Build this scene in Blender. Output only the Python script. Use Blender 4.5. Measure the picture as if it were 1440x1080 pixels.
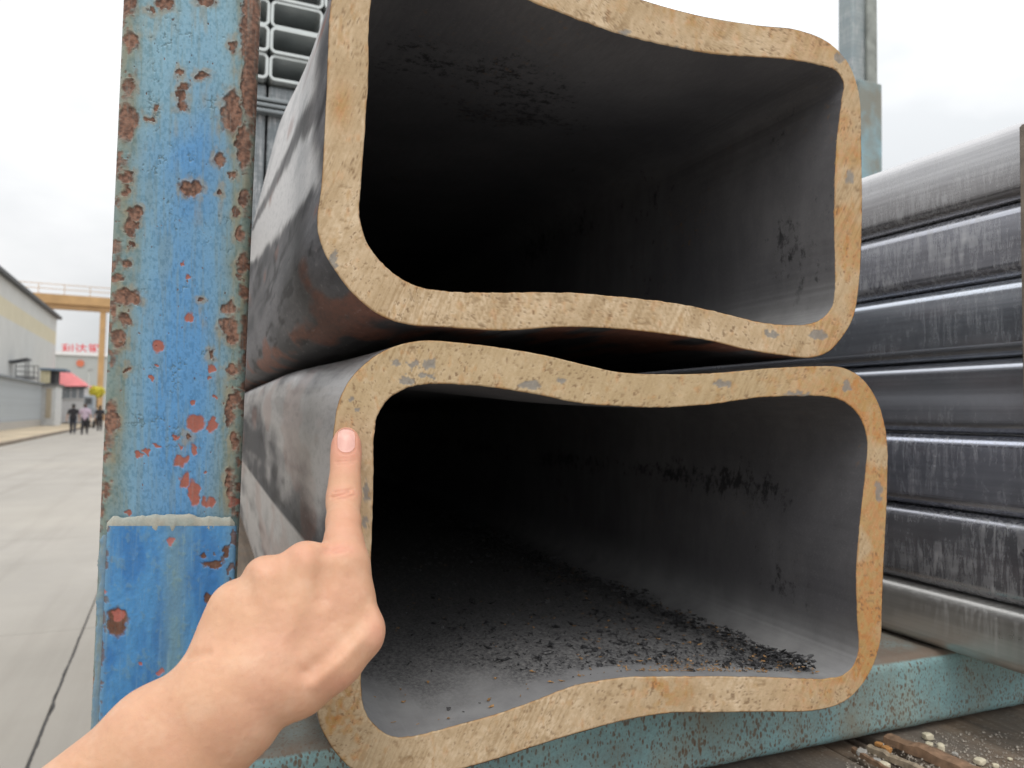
import bpy, bmesh, math, random
import numpy as np
from mathutils import Vector, Matrix

random.seed(7)
rng = np.random.default_rng(7)
for o in list(bpy.data.objects):
    bpy.data.objects.remove(o)
S = bpy.context.scene
COL = S.collection
R_ = math.radians

# ------------------------------------------------------------------ camera
EYE = np.array([0.0, 0.0, 1.45])
FOC = 1040.0
YAW, PITCH, ROLL = R_(22.5), R_(2.45), R_(1.0)
FW = np.array([math.sin(YAW) * math.cos(PITCH), math.cos(YAW) * math.cos(PITCH), math.sin(PITCH)])
R0 = np.array([math.cos(YAW), -math.sin(YAW), 0.0])
U0 = np.cross(R0, FW)
RT = R0 * math.cos(ROLL) + U0 * math.sin(ROLL)
UP = U0 * math.cos(ROLL) - R0 * math.sin(ROLL)
cam = bpy.data.cameras.new('camera')
cam.sensor_width = 36.0
cam.lens = FOC / 1440 * 36
cam.clip_start = 0.01
cam.clip_end = 2000
cam.dof.use_dof = True
cam.dof.focus_distance = 0.44
cam.dof.aperture_fstop = 13
co = bpy.data.objects.new('camera', cam)
M3 = Matrix([[RT[i], UP[i], -FW[i]] for i in range(3)])
co.matrix_world = Matrix.Translation(Vector(EYE)) @ M3.to_4x4()
COL.objects.link(co)
S.camera = co

# ------------------------------------------------------------------ sky, sun, exposure
SUN_EL, SUN_AZ = R_(58), R_(205)          # azimuth clockwise from +Y: behind and a little to the left
W = bpy.data.worlds.new('World')
S.world = W
W.use_nodes = True
nt = W.node_tree
nt.nodes.clear()
out = nt.nodes.new('ShaderNodeOutputWorld')
bg = nt.nodes.new('ShaderNodeBackground')
bg.inputs['Strength'].default_value = 0.12
sky = nt.nodes.new('ShaderNodeTexSky')
sky.sky_type = 'NISHITA'
sky.sun_disc = False
sky.sun_elevation = SUN_EL
sky.sun_rotation = SUN_AZ
sky.dust_density = 4
tc = nt.nodes.new('ShaderNodeTexCoord')
mp = nt.nodes.new('ShaderNodeMapping')
mp.inputs['Scale'].default_value = (1.2, 1.2, 2.6)
nz = nt.nodes.new('ShaderNodeTexNoise')
nz.inputs['Scale'].default_value = 2.2
nz.inputs['Detail'].default_value = 5
rp = nt.nodes.new('ShaderNodeValToRGB')
rp.color_ramp.elements[0].position = 0.34
rp.color_ramp.elements[0].color = (7.4, 7.6, 7.75, 1)
rp.color_ramp.elements[1].position = 0.62
rp.color_ramp.elements[1].color = (10.2, 10.2, 10.2, 1)
mx = nt.nodes.new('ShaderNodeMix')
mx.data_type = 'RGBA'
mx.inputs[0].default_value = 0.93
L = nt.links.new
L(tc.outputs['Generated'], mp.inputs[0])
L(mp.outputs[0], nz.inputs['Vector'])
L(nz.outputs['Fac'], rp.inputs[0])
L(sky.outputs[0], mx.inputs[6])
L(rp.outputs[0], mx.inputs[7])
sx = nt.nodes.new('ShaderNodeSeparateXYZ'); L(tc.outputs['Generated'], sx.inputs[0])
zc_ = nt.nodes.new('ShaderNodeMath'); zc_.operation = 'MAXIMUM'; L(sx.outputs['Z'], zc_.inputs[0]); zc_.inputs[1].default_value = 0
gz = nt.nodes.new('ShaderNodeMath'); gz.operation = 'MULTIPLY_ADD'; L(zc_.outputs[0], gz.inputs[0]); gz.inputs[1].default_value = 1.35; gz.inputs[2].default_value = 0.82
mv = nt.nodes.new('ShaderNodeMix'); mv.data_type = 'RGBA'; mv.blend_type = 'MULTIPLY'; mv.inputs[0].default_value = 1.0
L(mx.outputs[2], mv.inputs[6]); L(gz.outputs[0], mv.inputs[7])
L(mv.outputs[2], bg.inputs[0])
L(bg.outputs[0], out.inputs[0])
sl = bpy.data.lights.new('sun', 'SUN')
sl.energy = 1.0
sl.angle = R_(25)
sl.color = (1, 0.965, 0.91)
so = bpy.data.objects.new('sun', sl)
sd = Vector((math.sin(SUN_AZ) * math.cos(SUN_EL), math.cos(SUN_AZ) * math.cos(SUN_EL), math.sin(SUN_EL)))
so.rotation_euler = sd.to_track_quat('Z', 'Y').to_euler()
COL.objects.link(so)
S.view_settings.view_transform = 'Standard'
S.view_settings.look = 'None'
S.view_settings.exposure = -0.28
S.view_settings.gamma = 1
S.view_settings.use_curve_mapping = False
S.render.engine = 'CYCLES'
S.cycles.max_bounces = 8
S.cycles.diffuse_bounces = 5
S.cycles.glossy_bounces = 4
S.cycles.use_denoising = True

# ------------------------------------------------------------------ helpers
def ray(px, py):
    return FW + ((px - 720) / FOC) * RT - ((py - 540) / FOC) * UP
def at_depth(px, py, z):
    return EYE + ray(px, py) * z
def on_y(px, py, Y):
    d = ray(px, py); return EYE + d * ((Y - EYE[1]) / d[1])
def on_x(px, py, X):
    d = ray(px, py); return EYE + d * ((X - EYE[0]) / d[0])
def on_z(px, py, Z):
    d = ray(px, py); return EYE + d * ((Z - EYE[2]) / d[2])

def tag(o, label=None, cat=None, group=None, kind=None):
    if label: o['label'] = label
    if cat: o['category'] = cat
    if group: o['group'] = group
    if kind: o['kind'] = kind
    return o
def empty(name, loc=(0, 0, 0), rz=0.0):
    o = bpy.data.objects.new(name, None)
    o.location = loc
    o.rotation_euler = (0, 0, rz)
    COL.objects.link(o)
    return o
def link(name, me, mat=None, parent=None, smooth=False):
    o = bpy.data.objects.new(name, me)
    COL.objects.link(o)
    if mat is not None and len(me.materials) == 0:
        me.materials.append(mat)
    if smooth:
        me.polygons.foreach_set('use_smooth', [True] * len(me.polygons))
    if parent is not None:
        o.parent = parent            # parts are modelled in world space: parents keep identity unless said otherwise
        o.matrix_parent_inverse = parent_inv(parent)
    return o
def parent_inv(p):
    m = Matrix.LocRotScale(p.location, p.rotation_euler, p.scale)
    q = p
    while q.parent is not None:
        pm = q.parent
        m = Matrix.LocRotScale(pm.location, pm.rotation_euler, pm.scale) @ q.matrix_parent_inverse @ m
        q = pm
    return m.inverted()
def mesh(name, verts, faces):
    me = bpy.data.meshes.new(name)
    v = np.asarray(verts, dtype=np.float64)
    me.from_pydata(v.tolist() if len(v) < 4000 else [tuple(r) for r in v], [], faces if isinstance(faces, list) else faces.tolist())
    me.update()
    return me
def grid_faces(nu, nv, close_u=False, off=0, flip=False):
    a = np.arange(nu * nv).reshape(nu, nv)
    if close_u:
        a = np.vstack([a, a[:1]])
    q = np.stack([a[:-1, :-1], a[1:, :-1], a[1:, 1:], a[:-1, 1:]], -1).reshape(-1, 4) + off
    if flip: q = q[:, ::-1]
    return q
def bm_obj(name, bm, mat, parent=None, smooth=False, loc=None, rz=0):
    bmesh.ops.recalc_face_normals(bm, faces=bm.faces)
    me = bpy.data.meshes.new(name)
    bm.to_mesh(me)
    bm.free()
    return link(name, me, mat, parent, smooth)
def add_box(bm, c, s, rz=0.0, bev=0.0, rot=None):
    g = bmesh.ops.create_cube(bm, size=1.0)
    vs = g['verts']
    m = Matrix.Translation(Vector(c)) @ (rot.to_4x4() if rot is not None else Matrix.Rotation(rz, 4, 'Z')) @ Matrix.Diagonal((s[0], s[1], s[2], 1))
    bmesh.ops.transform(bm, matrix=m, verts=vs)
    if bev > 0:
        es = list({e for v in vs for e in v.link_edges})
        bmesh.ops.bevel(bm, geom=es, offset=bev, segments=2, affect='EDGES', profile=0.5)
def add_cyl(bm, p, q, r, r2=None, n=10):
    p = Vector(p); q = Vector(q); d = q - p
    m = Matrix.Translation((p + q) / 2) @ d.to_track_quat('Z', 'Y').to_matrix().to_4x4()
    bmesh.ops.create_cone(bm, cap_ends=True, segments=n, radius1=r, radius2=r if r2 is None else r2, depth=d.length, matrix=m)
def box_obj(name, c, s, mat, parent=None, rz=0.0, bev=0.0):
    bm = bmesh.new()
    add_box(bm, c, s, rz, bev)
    return bm_obj(name, bm, mat, parent)

# value noise in numpy (2-D and 3-D through hashing)
def _hash(*k):
    h = np.zeros_like(k[0], dtype=np.uint32)
    for i, a in enumerate(k):
        h = h ^ (a.astype(np.int64).astype(np.uint32) * np.uint32((374761393, 668265263, 2246822519)[i]))
        h = (h ^ (h >> np.uint32(13))) * np.uint32(1274126177)
    h = h ^ (h >> np.uint32(16))
    return (h & np.uint32(0xffffff)).astype(np.float64) / 0xffffff
def vnoise(x, y, seed=0):
    x = np.asarray(x, float) + seed * 17.31; y = np.asarray(y, float) + seed * 9.73
    xi, yi = np.floor(x), np.floor(y)
    fx, fy = x - xi, y - yi
    fx = fx * fx * (3 - 2 * fx); fy = fy * fy * (3 - 2 * fy)
    a, b, c, d = _hash(xi, yi), _hash(xi + 1, yi), _hash(xi, yi + 1), _hash(xi + 1, yi + 1)
    return (a * (1 - fx) + b * fx) * (1 - fy) + (c * (1 - fx) + d * fx) * fy
def fbm(x, y, oct=4, seed=0):
    v = 0; a = 0.5; t = 0
    for i in range(oct):
        v = v + a * vnoise(x * 2 ** i, y * 2 ** i, seed + i); t += a; a *= 0.5
    return v / t
def sstep(a, b, x):
    t = np.clip((x - a) / (b - a), 0, 1)
    return t * t * (3 - 2 * t)
def lerp(a, b, t):
    return a + (b - a) * t

# ------------------------------------------------------------------ materials
class NB:
    """small node-graph builder"""
    def __init__(s, name):
        s.m = bpy.data.materials.new(name); s.m.use_nodes = True
        s.t = s.m.node_tree
        s.b = s.t.nodes['Principled BSDF']
        s.co = None
    def node(s, t, **kw):
        n = s.t.nodes.new(t)
        for k, v in kw.items(): setattr(n, k, v)
        return n
    def link(s, a, b): s.t.links.new(a, b)
    def coord(s, scale=(1, 1, 1), rot=(0, 0, 0)):
        if s.co is None: s.co = s.node('ShaderNodeTexCoord')
        m = s.node('ShaderNodeMapping')
        m.inputs['Scale'].default_value = scale
        m.inputs['Rotation'].default_value = rot
        s.link(s.co.outputs['Object'], m.inputs[0])
        return m.outputs[0]
    def noise(s, sc, det=4, rough=0.55, vec=None, dist=0.0):
        n = s.node('ShaderNodeTexNoise')
        n.inputs['Scale'].default_value = sc; n.inputs['Detail'].default_value = det
        n.inputs['Roughness'].default_value = rough; n.inputs['Distortion'].default_value = dist
        s.link(vec if vec is not None else s.coord(), n.inputs['Vector'])
        return n.outputs['Fac']
    def ramp(s, fac, stops):
        r = s.node('ShaderNodeValToRGB')
        while len(r.color_ramp.elements) < len(stops): r.color_ramp.elements.new(0.5)
        for e, (p, c) in zip(r.color_ramp.elements, stops):
            e.position = p
            e.color = (c, c, c, 1) if isinstance(c, (int, float)) else (*c, 1)
        s.link(fac, r.inputs[0])
        return r.outputs[0]
    def mix(s, f, a, b, mode='MIX'):
        n = s.node('ShaderNodeMix', data_type='RGBA', blend_type=mode)
        for v, i in ((f, 0), (a, 6), (b, 7)):
            if hasattr(v, 'links'): s.link(v, n.inputs[i])
            elif i == 0: n.inputs[0].default_value = v
            else: n.inputs[i].default_value = (*v, 1)
        return n.outputs[2]
    def math(s, op, a, b=0.0, clamp=False):
        n = s.node('ShaderNodeMath', operation=op, use_clamp=clamp)
        for v, i in ((a, 0), (b, 1)):
            if hasattr(v, 'links'): s.link(v, n.inputs[i])
            else: n.inputs[i].default_value = v
        return n.outputs[0]
    def sep(s):
        if s.co is None: s.co = s.node('ShaderNodeTexCoord')
        n = s.node('ShaderNodeSeparateXYZ'); s.link(s.co.outputs['Object'], n.inputs[0])
        return n.outputs
    def attr(s, name, out='Color'):
        n = s.node('ShaderNodeAttribute', attribute_name=name)
        return n.outputs[out]
    def bump(s, h, strength=0.3, dist=0.001, prev=None):
        n = s.node('ShaderNodeBump')
        n.inputs['Strength'].default_value = strength; n.inputs['Distance'].default_value = dist
        s.link(h, n.inputs['Height'])
        if prev is not None: s.link(prev, n.inputs['Normal'])
        return n.outputs[0]
    def done(s, col=None, rough=0.6, metal=0.0, normal=None, spec=None):
        for v, k in ((col, 'Base Color'), (rough, 'Roughness'), (metal, 'Metallic')):
            if v is None: continue
            if hasattr(v, 'links'): s.link(v, s.b.inputs[k])
            else: s.b.inputs[k].default_value = (*v, 1) if isinstance(v, tuple) else v
        if normal is not None: s.link(normal, s.b.inputs['Normal'])
        if spec is not None: s.b.inputs['Specular IOR Level'].default_value = spec
        return s.m

def simple(name, col, rough=0.7, metal=0.0, var=0.15, sc=8.0, bump=0.0, bdist=0.002):
    n = NB(name)
    f = n.noise(sc, 5)
    c = n.ramp(f, [(0.3, tuple(x * (1 - var) for x in col)), (0.7, tuple(min(1, x * (1 + var)) for x in col))])
    nm = n.bump(n.noise(sc * 6, 4), bump, bdist) if bump else None
    return n.done(c, rough, metal, nm)

def m_cut():
    n = NB('rusty_cut_steel')
    base = n.attr('paint')
    fine = n.noise(520, 5, 0.8)
    base = n.mix(n.ramp(fine, [(0.28, 0.4), (0.46, 0.0)]), base, (0.24, 0.15, 0.075))
    base = n.mix(n.ramp(fine, [(0.58, 0.0), (0.74, 0.3)]), base, (0.82, 0.72, 0.56))
    h = n.math('ADD', fine, n.math('MULTIPLY', n.noise(150, 4, 0.7), 1.2))
    return n.done(base, 0.8, 0.0, n.bump(h, 0.25, 0.0005), 0.2)

def m_pipe_out():
    n = NB('mill_scale_steel')
    base = n.attr('paint')
    f = n.noise(240, 5, 0.75, n.coord((1, 0.3, 1)))
    base = n.mix(n.ramp(f, [(0.32, 0.55), (0.52, 0.0)]), base, (0.03, 0.028, 0.03))
    base = n.mix(n.ramp(f, [(0.58, 0.0), (0.74, 0.3)]), base, (0.5, 0.48, 0.47))
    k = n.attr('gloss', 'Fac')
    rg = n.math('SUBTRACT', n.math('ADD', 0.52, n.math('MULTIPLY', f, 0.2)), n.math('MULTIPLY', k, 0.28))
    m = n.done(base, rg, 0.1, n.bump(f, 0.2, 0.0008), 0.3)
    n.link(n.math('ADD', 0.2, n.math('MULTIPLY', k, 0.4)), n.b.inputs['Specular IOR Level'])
    return m

def m_pipe_in():
    n = NB('dark_bore_steel')
    base = n.ramp(n.noise(6, 6, 0.65), [(0.3, (0.10, 0.099, 0.109)), (0.7, (0.168, 0.165, 0.172))])
    base = n.mix(n.ramp(n.noise(1, 4, 0.65, n.coord((300, 60, 14))), [(0.4, 0.2), (0.6, 0.0)]), base, (0.06, 0.06, 0.062))
    base = n.mix(n.ramp(n.noise(600, 3, 0.7), [(0.55, 0.0), (0.75, 0.3)]), base, (0.26, 0.255, 0.25))
    # black peeled scale in a broken band
    fl = n.noise(1, 6, 0.8, n.coord((110, 95, 60)))
    pt = n.noise(8, 5, 0.7)
    k = n.math('ADD', n.math('MULTIPLY', fl, 0.55), n.math('ADD', n.math('MULTIPLY', pt, 0.45), n.math('MULTIPLY', n.attr('band', 'Fac'), 0.115)))
    base = n.mix(n.ramp(k, [(0.60, 0.0), (0.65, 0.8)]), base, (0.018, 0.018, 0.02))
    rs = n.ramp(n.noise(150, 5, 0.75), [(0.58, 0.0), (0.68, 0.7)])
    rb = n.ramp(n.noise(8, 3, 0.5, n.coord((1.3, 1, 1), (0.5, 0.8, 0))), [(0.56, 0.0), (0.66, 0.8)])
    base = n.mix(n.math('MULTIPLY', rs, rb), base, (0.25, 0.13, 0.04))
    base = n.mix(n.math('MULTIPLY', n.attr('floor', 'Fac'), n.ramp(n.noise(40, 5), [(0.3, 0.5), (0.7, 0.9)])), base, (0.33, 0.33, 0.33))
    gs = n.noise(420, 4, 0.8, n.coord((1, 0.6, 1)))
    dc = n.ramp(gs, [(0.34, (0.02, 0.02, 0.022)), (0.44, (0.085, 0.085, 0.088)), (0.56, (0.19, 0.188, 0.188)), (0.72, (0.30, 0.29, 0.275))])
    db = n.attr('litter', 'Fac')
    base = n.mix(n.math('MULTIPLY', db, 0.85), base, dc)
    h = n.math('ADD', n.noise(260, 5), n.math('MULTIPLY', gs, n.math('MULTIPLY', db, 3.0)))
    return n.done(base, 0.6, 0.1, n.bump(h, 0.25, 0.0008), 0.3)

def m_paint():
    n = NB('weathered_blue_paint')
    c = n.attr('paint')
    f = n.noise(700, 3, 0.7)
    c = n.mix(n.ramp(f, [(0.3, 0.22), (0.65, 0.0)]), c, (0.09, 0.13, 0.13))
    c = n.mix(n.ramp(n.noise(1, 4, 0.6, n.coord((420, 420, 26))), [(0.55, 0.0), (0.75, 0.25)]), c, (0.3, 0.42, 0.4))
    rr = n.attr('rust', 'Fac')
    rough = n.math('ADD', 0.42, n.math('MULTIPLY', rr, 0.4))
    h = n.math('ADD', n.noise(230, 5, 0.65), n.math('MULTIPLY', f, n.math('ADD', 0.15, rr)))
    return n.done(c, rough, 0.0, n.bump(h, 0.3, 0.0009), 0.4)

def m_beam(name='speckled_teal_paint', c0=(0.19, 0.33, 0.35), c1=(0.26, 0.44, 0.46), c2=(0.37, 0.49, 0.46), dens=1.0):
    n = NB(name)
    base = n.ramp(n.noise(14, 5, 0.6), [(0.3, c0), (0.55, c1), (0.75, c2)])
    base = n.mix(n.ramp(n.noise(6, 5, 0.65, dist=0.5), [(0.45, 0.0), (0.64, 0.75)]), base, (0.24, 0.2, 0.14))
    wob = n.noise(160, 3)
    clus = n.noise(17, 4, 0.6)
    for (sc, lo_, hi_) in ((230, 0.12, 0.46), (430, 0.12, 0.48)):
        v = n.node('ShaderNodeTexVoronoi'); v.inputs['Scale'].default_value = 1.0
        n.link(n.coord((sc, sc, sc * 0.55), (0.0, 0.1, 0.05)), v.inputs['Vector'])
        sz = n.ramp(clus, [(0.28, (lo_ + 0.04) * dens), (0.72, (hi_ - 0.05) * dens)])
        dd = n.math('SUBTRACT', n.math('ADD', v.outputs['Distance'], n.math('MULTIPLY', wob, 0.25)), sz)
        sp = n.ramp(dd, [(0.02, 0.75), (0.16, 0.0)])
        base = n.mix(sp, base, (0.15, 0.08, 0.04))
    run = n.ramp(n.noise(1, 4, 0.65, n.coord((230, 230, 18))), [(0.55, 0.0), (0.75, 0.45)])
    base = n.mix(run, base, (0.27, 0.185, 0.10))
    base = n.mix(n.ramp(n.noise(420, 3, 0.7), [(0.35, 0.35), (0.55, 0.0)]), base, (0.13, 0.13, 0.11))
    zz = n.attr('top', 'Fac')
    base = n.mix(n.math('MULTIPLY', zz, n.ramp(n.noise(25, 5), [(0.3, 0.5), (0.6, 1.0)])), base, (0.21, 0.165, 0.13))
    h = n.math('SUBTRACT', n.noise(200, 4), n.math('MULTIPLY', sp, 0.6))
    return n.done(base, 0.65, 0.0, n.bump(h, 0.35, 0.0008), 0.3)

def m_galv(name, lo, hi, rough=(0.3, 0.5), seed=0.0, chalk=0.8, metal=0.88):
    n = NB(name)
    a = n.noise(12, 6, 0.65, n.coord((1, 0.4, 1), (seed, seed, 0)))
    base = n.ramp(a, [(0.32, lo), (0.68, hi)])
    st = n.noise(1, 6, 0.75, n.coord((300, 190, 26), (0.06, 0, seed)), 0.6)      # chalky runs down the face
    patch = n.ramp(n.noise(21, 5, 0.65, n.coord((1, 0.45, 1.3), (seed * 2, 0, 0))), [(0.36, 0.05), (0.62, 1.0)])
    k = n.math('MULTIPLY', n.ramp(st, [(0.45, 0.0), (0.64, chalk)]), patch)
    base = n.mix(k, base, (0.58, 0.58, 0.59))
    frost = n.ramp(n.noise(330, 5, 0.75), [(0.52, 0.0), (0.7, 0.3)])
    base = n.mix(n.math('MULTIPLY', frost, 0.6), base, (0.5, 0.5, 0.51))
    ln = n.noise(1, 2, 0.5, n.coord((3, 0.8, 330)))          # lengthwise drawing lines
    base = n.mix(n.ramp(ln, [(0.4, 0.22), (0.6, 0.0)]), base, tuple(x * 0.5 for x in lo))
    rg = n.math('ADD', n.ramp(a, [(0.3, rough[0]), (0.7, rough[1])]), n.math('MULTIPLY', k, 0.25))
    mt = n.math('SUBTRACT', metal, n.math('ADD', n.math('MULTIPLY', k, 0.7), n.math('MULTIPLY', frost, 0.35)))
    return n.done(base, rg, mt, n.bump(n.noise(300, 4), 0.04, 0.0005), 0.8)

def m_skin():
    n = NB('skin')
    red = n.attr('red', 'Fac')
    base = n.ramp(n.noise(60, 5, 0.6), [(0.3, (0.585, 0.325, 0.20)), (0.7, (0.65, 0.38, 0.24))])
    base = n.mix(n.ramp(n.noise(24, 4, 0.6), [(0.42, 0.0), (0.66, 0.4)]), base, (0.62, 0.32, 0.225))
    base = n.mix(n.ramp(n.noise(230, 4, 0.7), [(0.54, 0.0), (0.72, 0.28)]), base, (0.52, 0.27, 0.18))
    base = n.mix(n.ramp(n.noise(70, 3, 0.6, n.coord((1, 1, 1), (0.4, 0.2, 0.9))), [(0.5, 0.0), (0.7, 0.22)]), base, (0.76, 0.54, 0.39))
    base = n.mix(n.math('MULTIPLY', red, 1.0), base, (0.66, 0.27, 0.2))
    v = n.node('ShaderNodeTexVoronoi'); v.feature = 'DISTANCE_TO_EDGE'
    v.inputs['Scale'].default_value = 900
    n.link(n.coord(), v.inputs['Vector'])
    h = n.math('ADD', n.math('MULTIPLY', v.outputs['Distance'], 0.7), n.noise(330, 5, 0.7))
    m = n.done(base, 0.5, 0.0, n.bump(h, 0.28, 0.0004), 0.4)
    b = n.b
    b.inputs['Subsurface Weight'].default_value = 0.22
    b.inputs['Subsurface Radius'].default_value = (1.0, 0.4, 0.22)
    b.inputs['Subsurface Scale'].default_value = 0.006
    return m
TH = R_(-2.1)                                   # heading of the yard road
def m_concrete():
    n = NB('pale_concrete')
    f = n.noise(0.9, 6, 0.6)
    c = n.ramp(f, [(0.3, (0.315, 0.295, 0.265)), (0.7, (0.38, 0.355, 0.32))])
    c = n.mix(n.ramp(n.noise(5, 5, 0.7), [(0.5, 0.0), (0.8, 0.35)]), c, (0.33, 0.30, 0.26))
    c = n.mix(n.ramp(n.noise(90, 3, 0.7), [(0.35, 0.2), (0.6, 0.0)]), c, (0.27, 0.25, 0.22))
    c = n.mix(n.ramp(n.noise(1, 5, 0.7, n.coord((2.2, 0.10, 1), (0, 0, -TH))), [(0.5, 0.0), (0.7, 0.35)]), c, (0.22, 0.2, 0.175))
    c = n.mix(n.ramp(n.noise(0.35, 3, 0.5, n.coord((1, 0.7, 1), (0, 0, 0.7))), [(0.5, 0.0), (0.7, 0.3)]), c, (0.41, 0.375, 0.32))
    return n.done(c, 0.85, 0.0, n.bump(n.noise(70, 5), 0.25, 0.003), 0.25)
def m_wood():
    n = NB('dirty_deck_wood')
    g = n.noise(1, 5, 0.65, n.coord((75, 4, 75)), 0.4)
    c = n.ramp(g, [(0.3, (0.10, 0.075, 0.055)), (0.55, (0.2, 0.15, 0.11)), (0.75, (0.29, 0.225, 0.165))])
    c = n.mix(n.ramp(n.noise(14, 5), [(0.42, 0.0), (0.68, 0.8)]), c, (0.155, 0.14, 0.125))
    c = n.mix(n.ramp(n.noise(300, 3), [(0.55, 0.0), (0.7, 0.4)]), c, (0.36, 0.33, 0.28))
    return n.done(c, 0.85, 0.0, n.bump(n.math('ADD', g, n.noise(400, 3)), 0.4, 0.0012), 0.25)
def m_ribbed(name, lo, hi, period):
    n = NB(name)
    c = n.ramp(n.noise(0.7, 4), [(0.3, lo), (0.7, hi)])
    c = n.mix(n.ramp(n.noise(1, 3, 0.6, n.coord((3, 3, 0.25))), [(0.55, 0.0), (0.75, 0.25)]), c, tuple(x * 0.7 for x in lo))
    return n.done(c, 0.55, 0.0, None, 0.4)

CUT, OUTS, INS, PAINT, BEAM, SKIN = m_cut(), m_pipe_out(), m_pipe_in(), m_paint(), m_beam(), m_skin()
CONC, WOOD = m_concrete(), m_wood()
GALV = [m_galv('galvanised_pale', (0.38, 0.375, 0.385), (0.54, 0.535, 0.54), (0.16, 0.26), 0.1, 0.7, 0.82),
        m_galv('galvanised_violet', (0.43, 0.455, 0.54), (0.58, 0.61, 0.70), (0.13, 0.24), 0.7, 0.6, 0.84),
        m_galv('galvanised_grey', (0.46, 0.50, 0.57), (0.62, 0.66, 0.72), (0.14, 0.24), 1.3, 0.35, 0.84),
        m_galv('galvanised_dull', (0.5, 0.495, 0.475), (0.62, 0.61, 0.58), (0.24, 0.36), 2.1, 0.4, 0.75),
        m_galv('galvanised_frosted', (0.42, 0.43, 0.48), (0.58, 0.6, 0.65), (0.18, 0.3), 3.7, 0.85, 0.84),
        m_galv('galvanised_plain', (0.45, 0.475, 0.53), (0.59, 0.615, 0.67), (0.15, 0.25), 5.3, 0.2, 0.84)]

# ------------------------------------------------------------------ ground, road, yard
TH = R_(-2.1)                                   # the yard road runs almost along the pipes
ALONG = np.array([math.sin(TH), math.cos(TH), 0]); ACROSS = np.array([math.cos(TH), -math.sin(TH), 0])
def rf(a, b, z=0.0):
    return ALONG * a + ACROSS * b + np.array([0, 0, z])
def to_rf(p):
    return float(np.dot(p, ALONG)), float(np.dot(p, ACROSS))
YR = -TH                                        # rotation about Z of things squared to the road

g = 900.0
gm = NB('dusty_ground')
gc = gm.ramp(gm.noise(0.05, 6, 0.6), [(0.3, (0.34, 0.3, 0.25)), (0.7, (0.43, 0.39, 0.33))])
gmat = gm.done(gc, 0.9, 0.0, None, 0.2)
ground = link('ground', mesh('ground', [(-g, -g, -0.03), (g, -g, -0.03), (g, g, -0.03), (-g, g, -0.03)], [(0, 1, 2, 3)]), gmat)
tag(ground, kind='structure')

road = empty('road')
tag(road, kind='structure')
a0 = to_rf(on_z(60, 889, 0))[0]; a1 = to_rf(on_z(60, 758, 0))[0]
pit = a1 - a0
b0 = to_rf(on_z(80, 975, 0))[1]
bk = to_rf(on_z(0, 628, 0))[1]
slab_bounds = [bk, b0, b0 + (b0 - bk)]
for ci in range(2):
    for ri in range(-3, 24):
        lo, hi = slab_bounds[ci] + 0.004, slab_bounds[ci + 1] - 0.004
        aa, ab = a0 + ri * pit + 0.005, a0 + (ri + 1) * pit - 0.005
        c = rf((aa + ab) / 2, (lo + hi) / 2, -0.014 + random.uniform(-0.001, 0.001))
        bm = bmesh.new()
        add_box(bm, c, (hi - lo, ab - aa, 0.028), YR, 0.004)
        bm_obj('concrete_slab', bm, CONC, road)
JF = simple('joint_filler', (0.06, 0.055, 0.05), 0.9)
box_obj('joint_bed', rf(a0 + 10 * pit, (slab_bounds[0] + slab_bounds[2]) / 2, -0.02), (slab_bounds[2] - slab_bounds[0], 28 * pit, 0.01), JF, road, YR)
# tar that has squeezed up out of the long joint
vs, fs = [], []
tl = np.linspace(a0 - 2.2, a0 + 0.35, 160)
wv = 0.002 + 0.008 * fbm(tl * 14, tl * 0, 4, 3) * (1 - 0.5 * sstep(a0 - 1.5, a0, tl))
ofs = (fbm(tl * 6, tl * 0 + 5, 4, 9) - 0.5) * 0.03
for i, t in enumerate(tl):
    for s, zz in ((-1, 0.0005), (-0.5, 0.004), (0.5, 0.004), (1, 0.0005)):
        vs.append(rf(t, b0 + ofs[i] + s * wv[i], zz))
fs = grid_faces(len(tl), 4, flip=True)
tar = link('tar_seam', mesh('tar_seam', np.array(vs), fs), simple('tar', (0.035, 0.032, 0.03), 0.6, 0, 0.3, 60), road, True)

kerb = box_obj('kerb', rf(32, bk - 0.12, 0.04), (0.2, 84, 0.14), simple('kerb_stone', (0.2, 0.16, 0.12), 0.9, 0, 0.3, 1.0), None, YR, 0.02)
tag(kerb, kind='structure')
verge = box_obj('verge', rf(32, bk - 3.3, 0.02), (6.1, 84, 0.09), simple('dry_verge_soil', (0.50, 0.41, 0.29), 0.95, 0, 0.25, 0.4, 0.3, 0.02), None, YR)
tag(verge, kind='structure')

# warehouse behind the annex
def bz(px, py, a):
    """across-road offset and height of the sight line through a pixel at distance a along the road"""
    d = ray(px, py); k = a / float(np.dot(d, ALONG)); q = EYE + d * k
    return float(np.dot(q, ACROSS)), float(q[2])
def facing(name, px0, px1, py0, py1, a, depth, mat, parent, bev=0.0):
    """a box whose near side, square to the road, spans that much of the view at distance a"""
    b_0, z1 = bz(px0, py0, a); b_1, _ = bz(px1, py0, a); _, z0 = bz((px0 + px1) / 2, py1, a)
    _, z1 = bz((px0 + px1) / 2, py0, a)
    bm = bmesh.new(); add_box(bm, rf(a + depth / 2, (b_0 + b_1) / 2, (z0 + z1) / 2), (b_1 - b_0, depth, z1 - z0), YR, bev)
    return bm_obj(name, bm, mat, parent)
WALLG = m_ribbed('pale_grey_cladding', (0.55, 0.555, 0.54), (0.60, 0.605, 0.59), 0.3)
BAND = m_ribbed('cream_cladding', (0.60, 0.55, 0.41), (0.64, 0.59, 0.45), 0.3)
DARK = simple('dark_trim', (0.06, 0.065, 0.07), 0.6)
AW = 82.0
bw, zw = bz(80, 449, AW); zb1 = bz(80, 468, AW)[1]; zb2 = bz(80, 486, AW)[1]
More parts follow.
